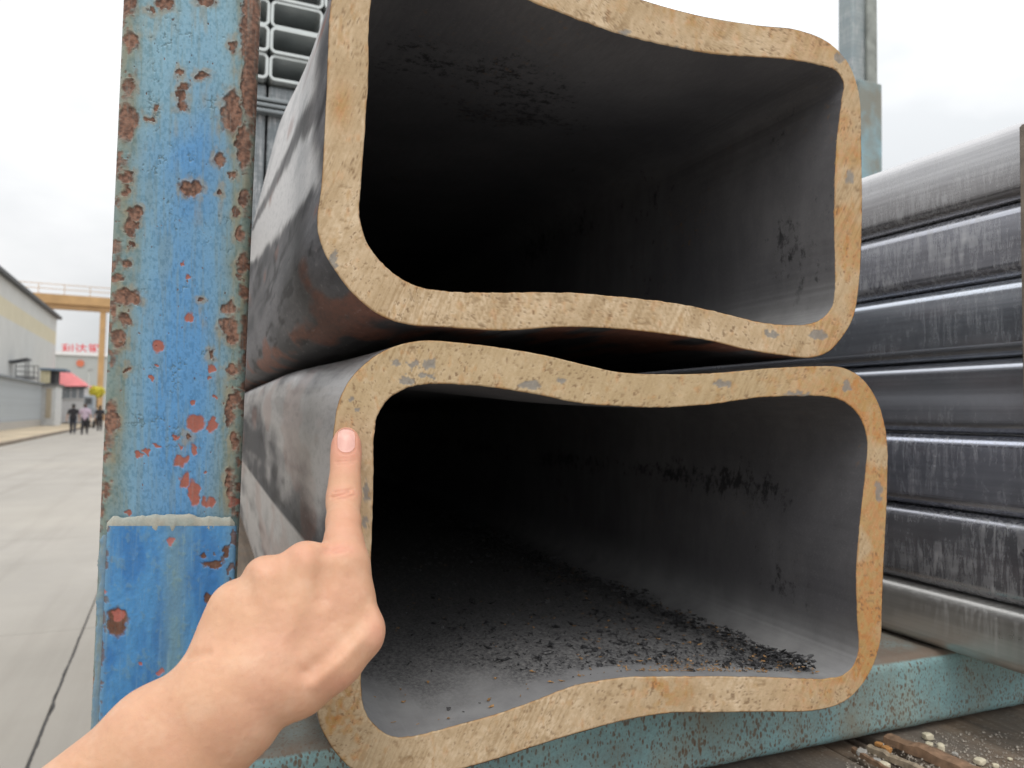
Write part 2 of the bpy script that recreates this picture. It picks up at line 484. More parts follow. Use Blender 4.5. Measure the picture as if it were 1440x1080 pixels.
wh = empty('warehouse', rf(60, bw - 14, 0), YR)
tag(wh, 'big pale grey clad warehouse with a cream band under its dark eaves', 'warehouse')
def wh_strip(name, z0, z1, mat):
    prof = []
    a = 30.0
    while a < AW - 0.7:
        prof += [(a, 0.0), (a + 0.38, 0.0), (a + 0.44, 0.05), (a + 0.56, 0.05)]
        a += 0.62
    prof.append((AW, 0.0))
    vs = []
    for (aa, d) in prof:
        vs.append(rf(aa, bw + d, z0)); vs.append(rf(aa, bw + d, z1))
    n = len(prof)
    f = [(2 * i, 2 * i + 1, 2 * i + 3, 2 * i + 2) for i in range(n - 1)]
    return link(name, mesh(name, vs, f), mat, wh)
wh_strip('wall', 0, zb2, WALLG)
wh_strip('cladding_band', zb2, zb1, BAND)
wh_strip('upper_wall', zb1, zw, WALLG)
bm = bmesh.new(); add_box(bm, rf(AW / 2 + 15, bw - 14.1, zw / 2), (28, AW - 30.1, zw), YR); bm_obj('inner_block', bm, WALLG, wh)
bm = bmesh.new(); add_box(bm, rf(AW / 2 + 15, bw - 13.9, zw + 0.12), (28.6, AW - 29.4, 0.24), YR); bm_obj('roof', bm, DARK, wh)

AA = to_rf(on_z(58, 600, 0))[0]
ba, za = bz(58, 541, AA); zp = bz(58, 590, AA)[1]
LA = AA - 28
an = empty('annex', rf(46, ba - 1, 0), YR)
tag(an, 'low flat grey annex with ribbed wall and pale plinth in front of the warehouse', 'building')
bm = bmesh.new(); add_box(bm, rf(28 + LA / 2, ba - 1, (zp + za) / 2), (2, LA, za - zp), YR); bm_obj('wall', bm, simple('annex_cladding', (0.46, 0.49, 0.51), 0.6, 0, 0.06, 0.5), an)
a = 28.3; first = None
while a < AA - 0.1:
    p = rf(a, ba + 0.02, (zp + za) / 2)
    if first is None:
        bm = bmesh.new(); add_box(bm, (0, 0, 0), (0.08, 0.05, za - zp - 0.02), YR)
        first = bm_obj('cladding_rib', bm, simple('annex_rib', (0.51, 0.54, 0.56), 0.6), None); o = first
    else:
        o = first.copy(); COL.objects.link(o)
    o.parent = an; o.matrix_parent_inverse = parent_inv(an); o.location = Vector(p)
    a += 0.62
bm = bmesh.new(); add_box(bm, rf(28 + LA / 2, ba - 0.95, zp / 2), (2.04, LA + 0.1, zp), YR); bm_obj('plinth', bm, simple('plinth_render', (0.42, 0.40, 0.37), 0.9), an)
bm = bmesh.new(); add_box(bm, rf(28 + LA / 2, ba - 0.9, za + 0.06), (2.3, LA + 0.3, 0.12), YR); bm_obj('roof', bm, simple('annex_roof', (0.2, 0.22, 0.24), 0.6), an)

AH = AA + 0.2
hut = empty('gate_hut', rf(AH + 2, -9.8, 0), YR)
tag(hut, 'narrow white hut with a tan door at the end of the grey annex', 'hut')
facing('wall', 56, 79, 541, 601, AH, 3.5, simple('hut_wall', (0.56, 0.57, 0.57), 0.7), hut)
facing('door', 65, 73, 546, 588, AH - 0.04, 0.06, simple('tan_door', (0.42, 0.36, 0.27), 0.7), hut)
facing('roof', 55, 81, 539, 542.5, AH - 0.2, 4.0, simple('hut_roof', (0.12, 0.12, 0.12), 0.7), hut)
cab_r = empty('roof_cabin', rf(AH + 1, -9.6, 3.4), YR)
tag(cab_r, 'cream cabin with a dark doorway and blue roof on top of the hut', 'cabin')
facing('wall', 57, 71, 521, 538.8, AH + 0.1, 2.6, simple('cream_panel', (0.6, 0.54, 0.36), 0.7), cab_r)
facing('doorway', 71.2, 78, 521, 538.8, AH + 0.14, 2.5, simple('dark_doorway', (0.03, 0.03, 0.035), 0.8), cab_r)
facing('roof', 56, 93, 518, 520.9, AH - 0.1, 3.0, simple('blue_roof', (0.14, 0.2, 0.27), 0.6), cab_r)

st = empty('rooftop_stair_landing', rf(50, ba, 3.3), YR)
tag(st, 'railed metal landing with a sloping dark canopy on the annex roof', 'landing')
FR = simple('grey_rail_steel', (0.16, 0.16, 0.16), 0.5)
AS = AA - 5
facing('platform', 22, 49, 528.5, 532.5, AS, 1.6, simple('landing_plate', (0.24, 0.24, 0.24), 0.6), st)
def stick(name, x0, y0, x1, y1, a, r, mat, parent):
    p = bz(x0, y0, a); q = bz(x1, y1, a)
    bm = bmesh.new(); add_cyl(bm, rf(a, *p), rf(a, *q), r, None, 8); return bm_obj(name, bm, mat, parent)
for (x, y1) in ((22, 512), (36, 508), (40, 508), (48, 514), (54, 514)): stick('post', x, 531 if x < 52 else 540, x, y1, AS, 0.035, FR, st)
for y in (521.5, 515.5): stick('rail', 22, y, 54, y + (3 if y > 520 else -1), AS, 0.03, FR, st)
p = bz(27.5, 507, AS)
w_c = bz(40, 505, AS)[0] - bz(14, 505, AS)[0]
bm = bmesh.new(); add_box(bm, rf(AS + 0.3, p[0], p[1]), (w_c * 1.02, 1.6, 0.12), rot=(Matrix.Rotation(YR, 3, 'Z') @ Matrix.Rotation(R_(-14), 3, 'Y'))); bm_obj('canopy', bm, DARK, st)

# red-roofed house
AR = 80.0
rh = empty('red_roof_house', rf(AR + 3, -9, 0), YR)
tag(rh, 'white single storey house under a coral red hipped roof', 'house')
facing('wall', 60, 119, 543, 594, AR, 6, simple('white_render', (0.52, 0.52, 0.53), 0.8), rh)
e0 = bz(72, 543, AR - 0.5); e1 = bz(122, 543, AR - 0.5); r0 = bz(78, 521, AR + 3); r1 = bz(96, 521, AR + 3)
vs = [rf(AR - .5, e0[0], e0[1]), rf(AR - .5, e1[0], e1[1]), rf(AR + 6.5, e1[0], e1[1]), rf(AR + 6.5, e0[0], e0[1]), rf(AR + 3, r0[0], r0[1]), rf(AR + 3, r1[0], r1[1])]
link('roof', mesh('roof', vs, [(0, 1, 5, 4), (1, 2, 5), (2, 3, 4, 5), (3, 0, 4), (0, 3, 2, 1)]), simple('coral_roof_tin', (0.70, 0.17, 0.17), 0.5, 0, 0.1, 2), rh)
facing('fascia', 72, 121, 542.5, 545.5, AR - 0.3, 0.2, DARK, rh)
GLS = simple('window_glass', (0.20, 0.22, 0.24), 0.2)
for x in (84, 92, 101, 111):
    w = facing('window', x, x + 7, 546.5, 560, AR - 0.06, 0.1, GLS, rh)
    facing('sill', x - 0.5, x + 7.5, 560, 561.5, AR - 0.12, 0.15, simple('sill', (0.5, 0.5, 0.5), 0.8), w)

# grey hall with the roof lettering
AG = 150.0
hall = empty('far_hall', rf(AG + 10, -20, 0), YR)
tag(hall, 'long grey hall with a white parapet behind the crane', 'hall')
facing('wall', 40, 420, 505, 585, AG, 20, simple('grey_hall_wall', (0.42, 0.44, 0.43), 0.8, 0, 0.06, 0.2), hall)
facing('parapet', 38, 422, 500, 505, AG - 0.3, 20.5, simple('white_parapet', (0.75, 0.75, 0.75), 0.7), hall)
p = bz(113, 511, AG)
bm = bmesh.new(); add_cyl(bm, rf(AG, *p), rf(AG - 0.2, *p), 0.62, None, 20); bm_obj('emblem', bm, simple('red_orange_emblem', (0.6, 0.17, 0.09), 0.6), hall)
REDM = simple('red_sign_letter', (0.72, 0.03, 0.04), 0.5, 0, 0.05)
sg = empty('roof_sign', rf(AG, -18, 11.1), YR)
tag(sg, 'row of red Chinese characters standing on the parapet of the grey hall', 'sign')
for i, ch in enumerate('利达钢'):
    fc = bpy.data.curves.new('sign_character', 'FONT')
    fc.body = ch; fc.size = 1.95; fc.extrude = 0.06; fc.align_x = 'CENTER'; fc.offset = 0.02
    fo = bpy.data.objects.new('sign_character', fc)
    COL.objects.link(fo)
    bpy.context.view_layer.update()
    fm_ = bpy.data.meshes.new_from_object(fo.evaluated_get(bpy.context.evaluated_depsgraph_get()))
    bpy.data.objects.remove(fo)
    q = bz(95 + 18.7 * i, 496.5, AG - 0.2)
    Mx = Matrix.Translation(Vector(rf(AG - 0.2, q[0], q[1]))) @ Matrix.Rotation(YR, 4, 'Z') @ Matrix.Rotation(R_(90), 4, 'X')
    fm_.transform(Mx); fm_.materials.clear()
    link('sign_character', fm_, REDM, sg)
facing('sign_rail', 70, 260, 497.3, 498.2, AG - 0.15, 0.12, simple('rail_grey', (0.5, 0.5, 0.5), 0.5), sg)

# gantry crane
YEL = simple('ochre_crane_paint', (0.50, 0.31, 0.14), 0.6, 0, 0.12, 0.8)
YEL2 = simple('ochre_crane_flange_paint', (0.40, 0.24, 0.11), 0.6, 0, 0.12, 0.8)
CA = 100.0
cr = empty('gantry_crane', rf(CA, -8, 0), YR)
tag(cr, 'ochre yellow gantry crane with a railed beam spanning the yard road', 'crane')
facing('girder', -120, 320, 413 + 2, 426 + 2, CA, 1.5, YEL, cr)
facing('lower_flange', -118, 318, 428.1, 435, CA + 0.2, 1.1, YEL2, cr)
z_g = bz(100, 415, CA)[1]
bl, br = bz(-120, 415, CA)[0], bz(320, 415, CA)[0]
bb = bl + 1
while bb < br:
    bm = bmesh.new(); add_cyl(bm, rf(CA + 0.1, bb, z_g), rf(CA + 0.1, bb, z_g + 1.15), 0.04, None, 6); bm_obj('rail_post', bm, YEL, cr); bb += 2.6
for zz in (0.6, 1.15):
    bm = bmesh.new(); add_cyl(bm, rf(CA + 0.1, bl, z_g + zz), rf(CA + 0.1, br, z_g + zz), 0.04, None, 6); bm_obj('hand_rail', bm, YEL, cr)
for x0, x1 in ((141, 149), (300, 308)):
    facing('leg', x0, x1, 435, 589, CA + 0.3, 0.8, YEL, cr, 0.03)
facing('bogie', 136, 150, 583, 591, CA - 1.5, 4.5, YEL2, cr)

# blue notice board, grey cart, yellow-green shrub, lamp pole
AN = AH + 6
nb = empty('notice_board', rf(AN, -9.6, 0), YR)
tag(nb, 'blue notice board on two posts beside the white hut', 'notice board')
facing('panel', 78.5, 86, 559, 574, AN, 0.08, simple('blue_panel', (0.3, 0.42, 0.58), 0.5), nb)
facing('hood', 83, 88, 557.5, 561.5, AN - 0.05, 0.25, DARK, nb)
for x in (80, 85): stick('post', x, 596, x, 575, AN + 0.04, 0.04, FR, nb)
AT = 62.0
cv = empty('cargo_tricycle', rf(AT + 1, -5.6, 0), YR)
tag(cv, 'small grey cargo tricycle parked by the white house', 'tricycle')
GRY = simple('cart_grey', (0.24, 0.26, 0.29), 0.6)
facing('cargo_box', 117, 134, 574, 588, AT, 1.7, GRY, cv, 0.03)
facing('cab', 118, 133, 556, 582, AT + 1.75, 0.8, simple('cab_grey', (0.3, 0.33, 0.36), 0.4), cv, 0.08)
facing('rear_window', 120, 129, 560, 568, AT + 1.70, 0.03, DARK, cv)
tyr = simple('tyre', (0.02, 0.02, 0.02), 0.8)
for x, dd in ((119, 0.5), (132, 0.5), (125.5, 2.3)):
    b_, _ = bz(x, 590, AT + dd)
    bm = bmesh.new(); add_cyl(bm, rf(AT + dd, b_ - 0.07, 0.28), rf(AT + dd, b_ + 0.07, 0.28), 0.28, None, 14); bm_obj('wheel', bm, tyr, cv)

def leaf_cloud(c, r, n, size):
    vs, fs = [], []
    for i in range(n):
        d = rng.normal(size=3); d /= np.linalg.norm(d)
        rr = r * (0.45 + 0.55 * rng.random() ** 0.5) * (0.75 + 0.5 * vnoise(d[0] * 2 + 7, d[1] * 2 + d[2]))
        p = np.array(c) + d * rr * np.array([1, 1, 0.8])
        u = rng.normal(size=3); u /= np.linalg.norm(u); w = np.cross(u, d); w /= np.linalg.norm(w) + 1e-6
        s = size * (0.6 + 0.8 * rng.random())
        k = len(vs)
        vs += [p - u * s, p + w * s * 0.5, p + u * s, p - w * s * 0.5]
        fs.append((k, k + 1, k + 2, k + 3))
    return vs, fs
AY = 72.0
bq, zq_ = bz(136.5, 551, AY)
sh = empty('yellow_shrub', rf(AY, bq, 0), YR)
tag(sh, 'bright yellow green shrub in front of the crane leg', 'shrub')
vs, fs = leaf_cloud(rf(AY, bq, zq_), 0.62, 520, 0.12)
link('crown', mesh('crown', vs, fs), simple('yellow_leaf', (0.68, 0.6, 0.06), 0.6, 0, 0.2, 3), sh)
bm = bmesh.new(); add_cyl(bm, rf(AY, bq, 0), rf(AY, bq, zq_), 0.08, 0.04, 8); bm_obj('trunk', bm, simple('bark', (0.1, 0.07, 0.05), 0.9), sh)
lp = empty('lamp_pole', rf(78, -8.4, 0), YR)
tag(lp, 'thin pale lamp pole rising beside the red roof', 'lamp pole')
stick('pole', 124.5, 592, 124.5, 521, 78, 0.055, simple('pale_pole', (0.6, 0.62, 0.6), 0.5), lp)
facing('lamp_head', 123.5, 131, 519, 521.5, 77.9, 0.16, simple('lamp_grey', (0.35, 0.36, 0.36), 0.5), lp, 0.02)

# ------------------------------------------------------------------ signed-distance modelling (hand, walkers)
def surface_nets(F, org, h):
    """F: field on a regular grid, <0 inside"""
    s = F < 0
    nx, ny, nzz = F.shape
    c = [s[i:nx - 1 + i, j:ny - 1 + j, k:nzz - 1 + k] for i in (0, 1) for j in (0, 1) for k in (0, 1)]
    cnt = sum(a.astype(np.int8) for a in c)
    act = (cnt > 0) & (cnt < 8)
    idx = -np.ones(act.shape, dtype=np.int64)
    ii = np.argwhere(act)
    idx[act] = np.arange(len(ii))
    acc = np.zeros((len(ii), 3)); num = np.zeros(len(ii))
    cor = [(i, j, k) for i in (0, 1) for j in (0, 1) for k in (0, 1)]
    for A in cor:
        for ax in range(3):
            if A[ax] == 1: continue
            B = list(A); B[ax] = 1
            fa = F[ii[:, 0] + A[0], ii[:, 1] + A[1], ii[:, 2] + A[2]]
            fb = F[ii[:, 0] + B[0], ii[:, 1] + B[1], ii[:, 2] + B[2]]
            m = (fa < 0) != (fb < 0)
            t = np.where(m, fa / np.where(m, fa - fb, 1), 0)
            p = np.tile(np.array(A, float), (len(ii), 1)); p[:, ax] = t
            acc[m] += p[m]; num[m] += 1
    V = org + (ii + acc / num[:, None]) * h
    Q = []
    for ax in range(3):
        u, w = (ax + 1) % 3, (ax + 2) % 3
        sl0 = [slice(None)] * 3; sl1 = [slice(None)] * 3
        sl0[ax] = slice(0, -1); sl1[ax] = slice(1, None)
        a, b = s[tuple(sl0)], s[tuple(sl1)]
        ch = np.argwhere(a != b)
        ok = (ch[:, u] > 0) & (ch[:, w] > 0) & (ch[:, u] < F.shape[u] - 1) & (ch[:, w] < F.shape[w] - 1)
        ch = ch[ok]
        ins = a[ch[:, 0], ch[:, 1], ch[:, 2]]
        def cell(du, dw):
            q = ch.copy(); q[:, u] -= du; q[:, w] -= dw
            return idx[q[:, 0], q[:, 1], q[:, 2]]
        q = np.stack([cell(1, 1), cell(0, 1), cell(0, 0), cell(1, 0)], 1)
        q[~ins] = q[~ins][:, ::-1]
        Q.append(q)
    return V, np.vstack(Q)

class SDF:
    def __init__(s, lo, hi, h):
        s.lo = np.array(lo, float); s.h = h
        s.n = np.ceil((np.array(hi) - s.lo) / h).astype(int) + 1
        s.F = np.full(tuple(s.n), 0.05 if h < 0.005 else 1.0)
    def _sub(s, p, q, r, k):
        lo = np.minimum(p, q) - r - 3 * k - 2 * s.h; hi = np.maximum(p, q) + r + 3 * k + 2 * s.h
        a = np.clip(np.floor((lo - s.lo) / s.h).astype(int), 0, s.n - 1)
        b = np.clip(np.ceil((hi - s.lo) / s.h).astype(int) + 1, 1, s.n)
        sl = tuple(slice(a[i], b[i]) for i in range(3))
        ax = [s.lo[i] + np.arange(a[i], b[i]) * s.h for i in range(3)]
        X = np.meshgrid(*ax, indexing='ij', sparse=True)
        return sl, X
    def cap(s, p, q, r1, r2, k=0.004):
        """round cone p->q blended in with smooth-min width k"""
        p = np.array(p, float); q = np.array(q, float)
        sl, X = s._sub(p, q, max(r1, r2), k)
        d = q - p; L2 = max(float(d @ d), 1e-12)
        t = np.clip(((X[0] - p[0]) * d[0] + (X[1] - p[1]) * d[1] + (X[2] - p[2]) * d[2]) / L2, 0, 1)
        D = np.sqrt((X[0] - p[0] - t * d[0]) ** 2 + (X[1] - p[1] - t * d[1]) ** 2 + (X[2] - p[2] - t * d[2]) ** 2) - (r1 + (r2 - r1) * t)
        A = s.F[sl]
        if k > 0:
            hh = np.clip(0.5 + 0.5 * (A - D) / k, 0, 1)
            s.F[sl] = A + (D - A) * hh - k * hh * (1 - hh)
        else:
            s.F[sl] = np.minimum(A, D)
    def mesh(s):
        return surface_nets(s.F, s.lo, s.h)

# walkers far down the road ------------------------------------------------
def walker(px, py, face_rz, shirt, trous, hairc, label, phase, hgt):
    p = on_z(px, py, 0)
    root = empty('person', (p[0], p[1], 0), face_rz)
    tag(root, label, 'person', 'people walking down the yard road')
    k = hgt / 1.72
    def P(x, y, z): return np.array([x, y, z]) * k
    def build(name, caps, mat, hh=0.014):
        f = SDF((-0.5 * k, -0.55 * k, -0.03), (0.5 * k, 0.55 * k, 1.85 * k), hh)
        for a, b, r1, r2 in caps: f.cap(P(*a), P(*b), r1 * k, r2 * k, 0.03 * k)
        V, Q = f.mesh()
        o = link(name, mesh(name, V, Q), mat, None, True)
        o.parent = root
        return o
    s = phase
    footl, footr = (-0.1, 0.20 * s, 0.07), (0.1, -0.20 * s, 0.10)
    kneel, kneer = (-0.095, 0.13 * s, 0.48), (0.1, -0.04 * s, 0.49)
    hl, hr = (-0.31, -0.14 * s, 0.80), (0.31, 0.14 * s, 0.80)
    el, er = (-0.29, -0.07 * s, 1.06), (0.29, 0.04 * s, 1.06)
    skin = simple('walker_skin', (0.45, 0.28, 0.2), 0.6)
    body = [((0, 0, 0.95), (0, 0, 1.38), 0.12, 0.13), ((-0.16, 0, 1.38), (0.16, 0, 1.38), 0.06, 0.06), ((0, 0, 1.4), (0, 0.01, 1.52), 0.055, 0.05),
            ((0, 0.015, 1.6), (0, 0.02, 1.635), 0.085, 0.09), ((0, 0.1, 1.585), (0, 0.11, 1.575), 0.02, 0.014), ((-0.085, 0.01, 1.59), (-0.09, 0.01, 1.61), 0.018, 0.018), ((0.085, 0.01, 1.59), (0.09, 0.01, 1.61), 0.018, 0.018)]
    for sx, e, hnd in ((-1, el, hl), (1, er, hr)):
        body += [((sx * 0.19, 0, 1.37), e, 0.05, 0.042), (e, hnd, 0.04, 0.028), (hnd, (hnd[0], hnd[1] + 0.02, hnd[2] - 0.09), 0.035, 0.02)]
    for sx, kn, ft in ((-1, kneel, footl), (1, kneer, footr)):
        body += [((sx * 0.09, 0, 0.9), kn, 0.08, 0.055), (kn, ft, 0.055, 0.035), (ft, (ft[0], ft[1] + 0.13, max(0.04, ft[2] - 0.04)), 0.04, 0.035)]
    build('body', body, skin)
    top = [((0, 0, 0.92), (0, 0, 1.36), 0.15, 0.155), ((-0.17, 0, 1.37), (0.17, 0, 1.37), 0.08, 0.08), ((-0.06, 0, 1.0), (0.06, 0, 1.0), 0.14, 0.14), ((-0.07, 0, 1.28), (0.07, 0, 1.28), 0.13, 0.13)]
    for sx, e in ((-1, el), (1, er)): top += [((sx * 0.2, 0, 1.36), ((sx * 0.2 + e[0]) / 2 * 1.02, e[1] * 0.6, 1.17), 0.075, 0.066)]
    build('shirt', top, shirt)
    leg = [((-0.07, 0, 0.93), (0.07, 0, 0.93), 0.135, 0.135)]
    for sx, kn, ft in ((-1, kneel, footl), (1, kneer, footr)):
        leg += [((sx * 0.09, 0, 0.88), kn, 0.1, 0.075), (kn, (ft[0], ft[1], ft[2] + 0.05), 0.075, 0.06)]
    build('trousers', leg, trous)
    build('hair', [((0, -0.005, 1.63), (0, -0.01, 1.66), 0.1, 0.093), ((0, -0.05, 1.57), (0, -0.045, 1.62), 0.06, 0.07)], hairc)
    for ft in (footl, footr):
        build('shoe', [((ft[0], ft[1] - 0.04, ft[2] - 0.015), (ft[0], ft[1] + 0.15, max(0.035, ft[2] - 0.05)), 0.05, 0.04)], simple('shoe', (0.03, 0.03, 0.03), 0.7))
    return root
blk = simple('black_cloth', (0.028, 0.026, 0.03), 0.9)
dkt = simple('dark_blue_cloth', (0.04, 0.045, 0.06), 0.9)
lil = simple('lilac_shirt', (0.48, 0.38, 0.46), 0.9)
hr_ = simple('black_hair', (0.015, 0.013, 0.012), 0.6)
walker(102, 610, R_(4), blk, dkt, hr_, 'walker in black shirt and dark trousers, farthest from the blue post', 0.7, 1.66)
walker(118.5, 611, R_(0), lil, blk, simple('brown_hair', (0.06, 0.03, 0.02), 0.6), 'walker in pale lilac shirt and black trousers, mid stride', -1.0, 1.68)
walker(139.5, 606, R_(2), blk, blk, hr_, 'walker dressed all in black, half hidden by the blue post', 0.5, 1.62)

# ------------------------------------------------------------------ the two big pipes
YF = 0.43
LOW = [((463, 800), (521, 800)), ((466, 690), (525, 690)), ((469, 606), (527, 606)), ((478, 560), (533, 580)), ((499, 525), (552, 557)), ((540, 493), (582, 543)),
 ((590, 479), (612, 540)), ((650, 482), (650, 541)), ((700, 488), (700, 546)), ((760, 498), (760, 556)), ((820, 512), (815, 567)), ((870, 523), (865, 571)),
 ((940, 526), (935, 573)), ((1010, 524), (1005, 568)), ((1080, 518), (1060, 560)), ((1140, 515), (1120, 557)), ((1185, 517), (1163, 558)), ((1213, 533), (1190, 567)),
 ((1234, 565), (1209, 587)), ((1246, 610), (1219, 617)), ((1248, 660), (1217, 662)), ((1246, 730), (1209, 735)), ((1242, 800), (1204, 800)), ((1240, 860), (1205, 865)),
 ((1237, 905), (1207, 915)), ((1223, 945), (1199, 937)), ((1202, 974), (1185, 949)), ((1180, 990), (1163, 954)), ((1140, 1000), (1130, 954)), ((1080, 1001), (1080, 952)),
 ((1010, 1002), (1005, 951)), ((940, 1003), (935, 951)), ((880, 1013), (870, 953)), ((820, 1029), (803, 965)), ((760, 1047), (750, 986)), ((700, 1067), (690, 1006)),
 ((640, 1084), (625, 1024)), ((590, 1095), (585, 1034)), ((537, 1097), (555, 1036)), ((497, 1083), (532, 1024)), ((466, 1050), (514, 1001)), ((446, 1004), (508, 970)), ((453, 920), (512, 900))]
UPP = [((452, 260), (508, 257)), ((446, 318), (506, 303)), ((455, 353), (515, 339)), ((474, 385), (528, 359)), ((499, 416), (544, 376)), ((532, 442), (565, 392)),
 ((570, 456), (590, 403)), ((623, 460), (639, 410)), ((705, 465), (705, 411)), ((788, 460), (788, 411)), ((860, 462), (860, 416)), ((937, 470), (942, 425)),
 ((997, 479), (1003, 437)), ((1046, 491), (1060, 451)), ((1095, 499), (1105, 457)), ((1140, 503), (1140, 455)), ((1166, 494), (1157, 447)), ((1187, 470), (1169, 433)),
 ((1201, 442), (1174, 409)), ((1209, 385), (1174, 370)), ((1212, 308), (1173, 308)), ((1211, 205), (1176, 205)), ((1208, 134), (1183, 144)), ((1194, 92), (1186, 117)),
 ((1168, 62), (1176, 100)), ((1125, 43), (1150, 91)), ((1060, 35), (1091, 82)), ((988, 23), (1003, 76)), ((926, 7), (937, 64)), ((860, -14), (875, 49)),
 ((800, -36), (808, 26)), ((730, -60), (741, 0)), ((670, -80), (685, -22)), ((600, -98), (625, -42)), ((545, -102), (580, -50)), ((505, -88), (548, -45)),
 ((482, -58), (529, -22)), ((466, 0), (521, 8)), ((459, 128), (517, 128))]
def crom(P, per):
    P = np.asarray(P, float); n = len(P); out = []
    for i in range(n):
        p0, p1, p2, p3 = P[i - 1], P[i], P[(i + 1) % n], P[(i + 2) % n]
        d1 = np.linalg.norm(p1 - p0) ** .5; d2 = np.linalg.norm(p2 - p1) ** .5; d3 = np.linalg.norm(p3 - p2) ** .5   # centripetal
        t0, t1, t2, t3 = 0, d1, d1 + d2, d1 + d2 + d3
        for j in range(per):
            t = t1 + (t2 - t1) * j / per
            A1 = (t1 - t) / (t1 - t0) * p0 + (t - t0) / (t1 - t0) * p1
            A2 = (t2 - t) / (t2 - t1) * p1 + (t - t1) / (t2 - t1) * p2
            A3 = (t3 - t) / (t3 - t2) * p2 + (t - t2) / (t3 - t2) * p3
            B1 = (t2 - t) / (t2 - t0) * A1 + (t - t0) / (t2 - t0) * A2
            B2 = (t3 - t) / (t3 - t1) * A2 + (t - t1) / (t3 - t1) * A3
            out.append((t2 - t) / (t2 - t1) * B1 + (t - t1) / (t2 - t1) * B2)
    return np.array(out)
def boxed(P, lo, hi, n=13.0):
    c = (lo + hi) / 2; s = (hi - lo) / 2
    u = (P - c) / s
    r = (np.abs(u) ** n).sum(1) ** (1 / n)
    return c + u / r[:, None] * s
PER = 28                 # samples per traced segment on the sawn face; the walls use every second one
HP = PER // 2
LEN = 6.0
def big_pipe(pairs, seed, zlim, label):
    root = empty('rectangular_pipe', (0.28, YF, 0))
    tag(root, label, 'steel pipe', 'two big dented rectangular pipes')
    o2 = np.array([on_y(*p, YF)[[0, 2]] for p, _ in pairs]); i2 = np.array([on_y(*q, YF)[[0, 2]] for _, q in pairs])
    O = crom(o2, PER); I = crom(i2, PER)
    OP = crom([p for p, _ in pairs], PER); IP = crom([q for _, q in pairs], PER)
    n = len(O)
    # burred, slightly ragged cut edges
    ar = np.cumsum(np.linalg.norm(np.roll(O, -1, 0) - O, axis=1))
    def rag(P, amp, sd):
        T = np.roll(P, -1, 0) - np.roll(P, 1, 0); T /= np.linalg.norm(T, axis=1)[:, None]
        N = np.stack([T[:, 1], -T[:, 0]], 1)
        w = np.minimum(1, np.minimum(np.arange(n), n - np.arange(n)) / 20.0)
        return P + N * ((fbm(ar * 230, ar * 0, 4, sd) - 0.5) * amp * w)[:, None]
    O = rag(O, 0.0004, seed); I = rag(I, 0.0009, seed + 5)
    OF, IF, nf = O, I, n
    O, I = O[::2], I[::2]; n = len(O)
    lo, hi = O.min(0), O.max(0)
    lo = np.array([lo[0] + 0.002, zlim[0]]); hi = np.array([hi[0] - 0.002, zlim[1]])
    tk = 0.019
    Ob = boxed(O, lo, hi); Ib = boxed(I, lo + tk, hi - tk, 8.0)
    Ys = np.concatenate([[0, 0.0012], np.linspace(0.006, 0.8, 130), np.linspace(0.83, 2.0, 50), np.linspace(2.1, LEN, 22)])
    w = sstep(0.0, 0.40, Ys) * 0.9
    def loft(A, B, flip, name, mat):
        V = np.zeros((n, len(Ys), 3))
        for j, (y, k) in enumerate(zip(Ys, w)):
            P = lerp(A, B, k)
            V[:, j, 0] = P[:, 0]; V[:, j, 2] = P[:, 1]; V[:, j, 1] = YF + y
        ob = link(name, mesh(name, V.reshape(-1, 3), grid_faces(n, len(Ys), True, flip=flip)), mat, root, True)
        return ob, V
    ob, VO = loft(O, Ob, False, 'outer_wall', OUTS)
    ib, VI = loft(I, Ib, True, 'bore', INS)
    # colour of the rolled skin: whitish lanes, black scale and red rust running along the pipe
    yy_ = VO[:, :, 1] - YF; zz_ = VO[:, :, 2]; zr = (zz_ - lo[1]) / (hi[1] - lo[1])
    arc = np.cumsum(np.linalg.norm(np.roll(VO[:, 0], -1, 0) - VO[:, 0], axis=1))[:, None] * np.ones_like(yy_)
    lane = fbm(arc * 22, yy_ * 1.6, 4, seed + 40); fine_ = fbm(arc * 130, yy_ * 22, 4, seed + 60); mot = fbm(arc * 45, yy_ * 14, 4, seed + 80)
    Cc = lerp(np.array([0.05, 0.05, 0.055]), np.array([0.135, 0.132, 0.14]), sstep(0.35, 0.65, lane * 0.6 + mot * 0.4)[..., None])
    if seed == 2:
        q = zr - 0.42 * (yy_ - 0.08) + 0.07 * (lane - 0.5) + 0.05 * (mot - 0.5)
        wht = sstep(0.335, 0.36, q) * sstep(0.90, 0.80, q) * (1 - sstep(0.525, 0.54, q) * sstep(0.60, 0.575, q) * 0.9)  # upper pipe's pale lanes: reflections and scale pattern painted into the colour
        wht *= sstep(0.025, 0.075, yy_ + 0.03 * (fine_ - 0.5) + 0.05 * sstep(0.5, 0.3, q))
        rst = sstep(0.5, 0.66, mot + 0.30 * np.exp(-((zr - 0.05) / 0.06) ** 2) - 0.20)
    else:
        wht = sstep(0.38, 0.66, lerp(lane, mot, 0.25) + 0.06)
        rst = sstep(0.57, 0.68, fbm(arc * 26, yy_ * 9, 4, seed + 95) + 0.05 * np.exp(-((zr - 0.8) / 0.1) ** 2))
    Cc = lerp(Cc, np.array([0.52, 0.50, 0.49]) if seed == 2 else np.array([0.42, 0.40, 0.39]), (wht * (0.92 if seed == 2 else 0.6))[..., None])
    blk_ = (1 - 0.6 * wht) * sstep(0.60, 0.70, fine_ * 0.5 + fbm(arc * 60, yy_ * 6, 4, seed + 110) * 0.5 + 0.05)
    Cc = lerp(Cc, np.array([0.02, 0.019, 0.022]), (blk_ * 0.9)[..., None])
    Cc = lerp(Cc, np.array([0.20, 0.075, 0.045]), (rst * (0.8 if seed == 2 else 0.35))[..., None])
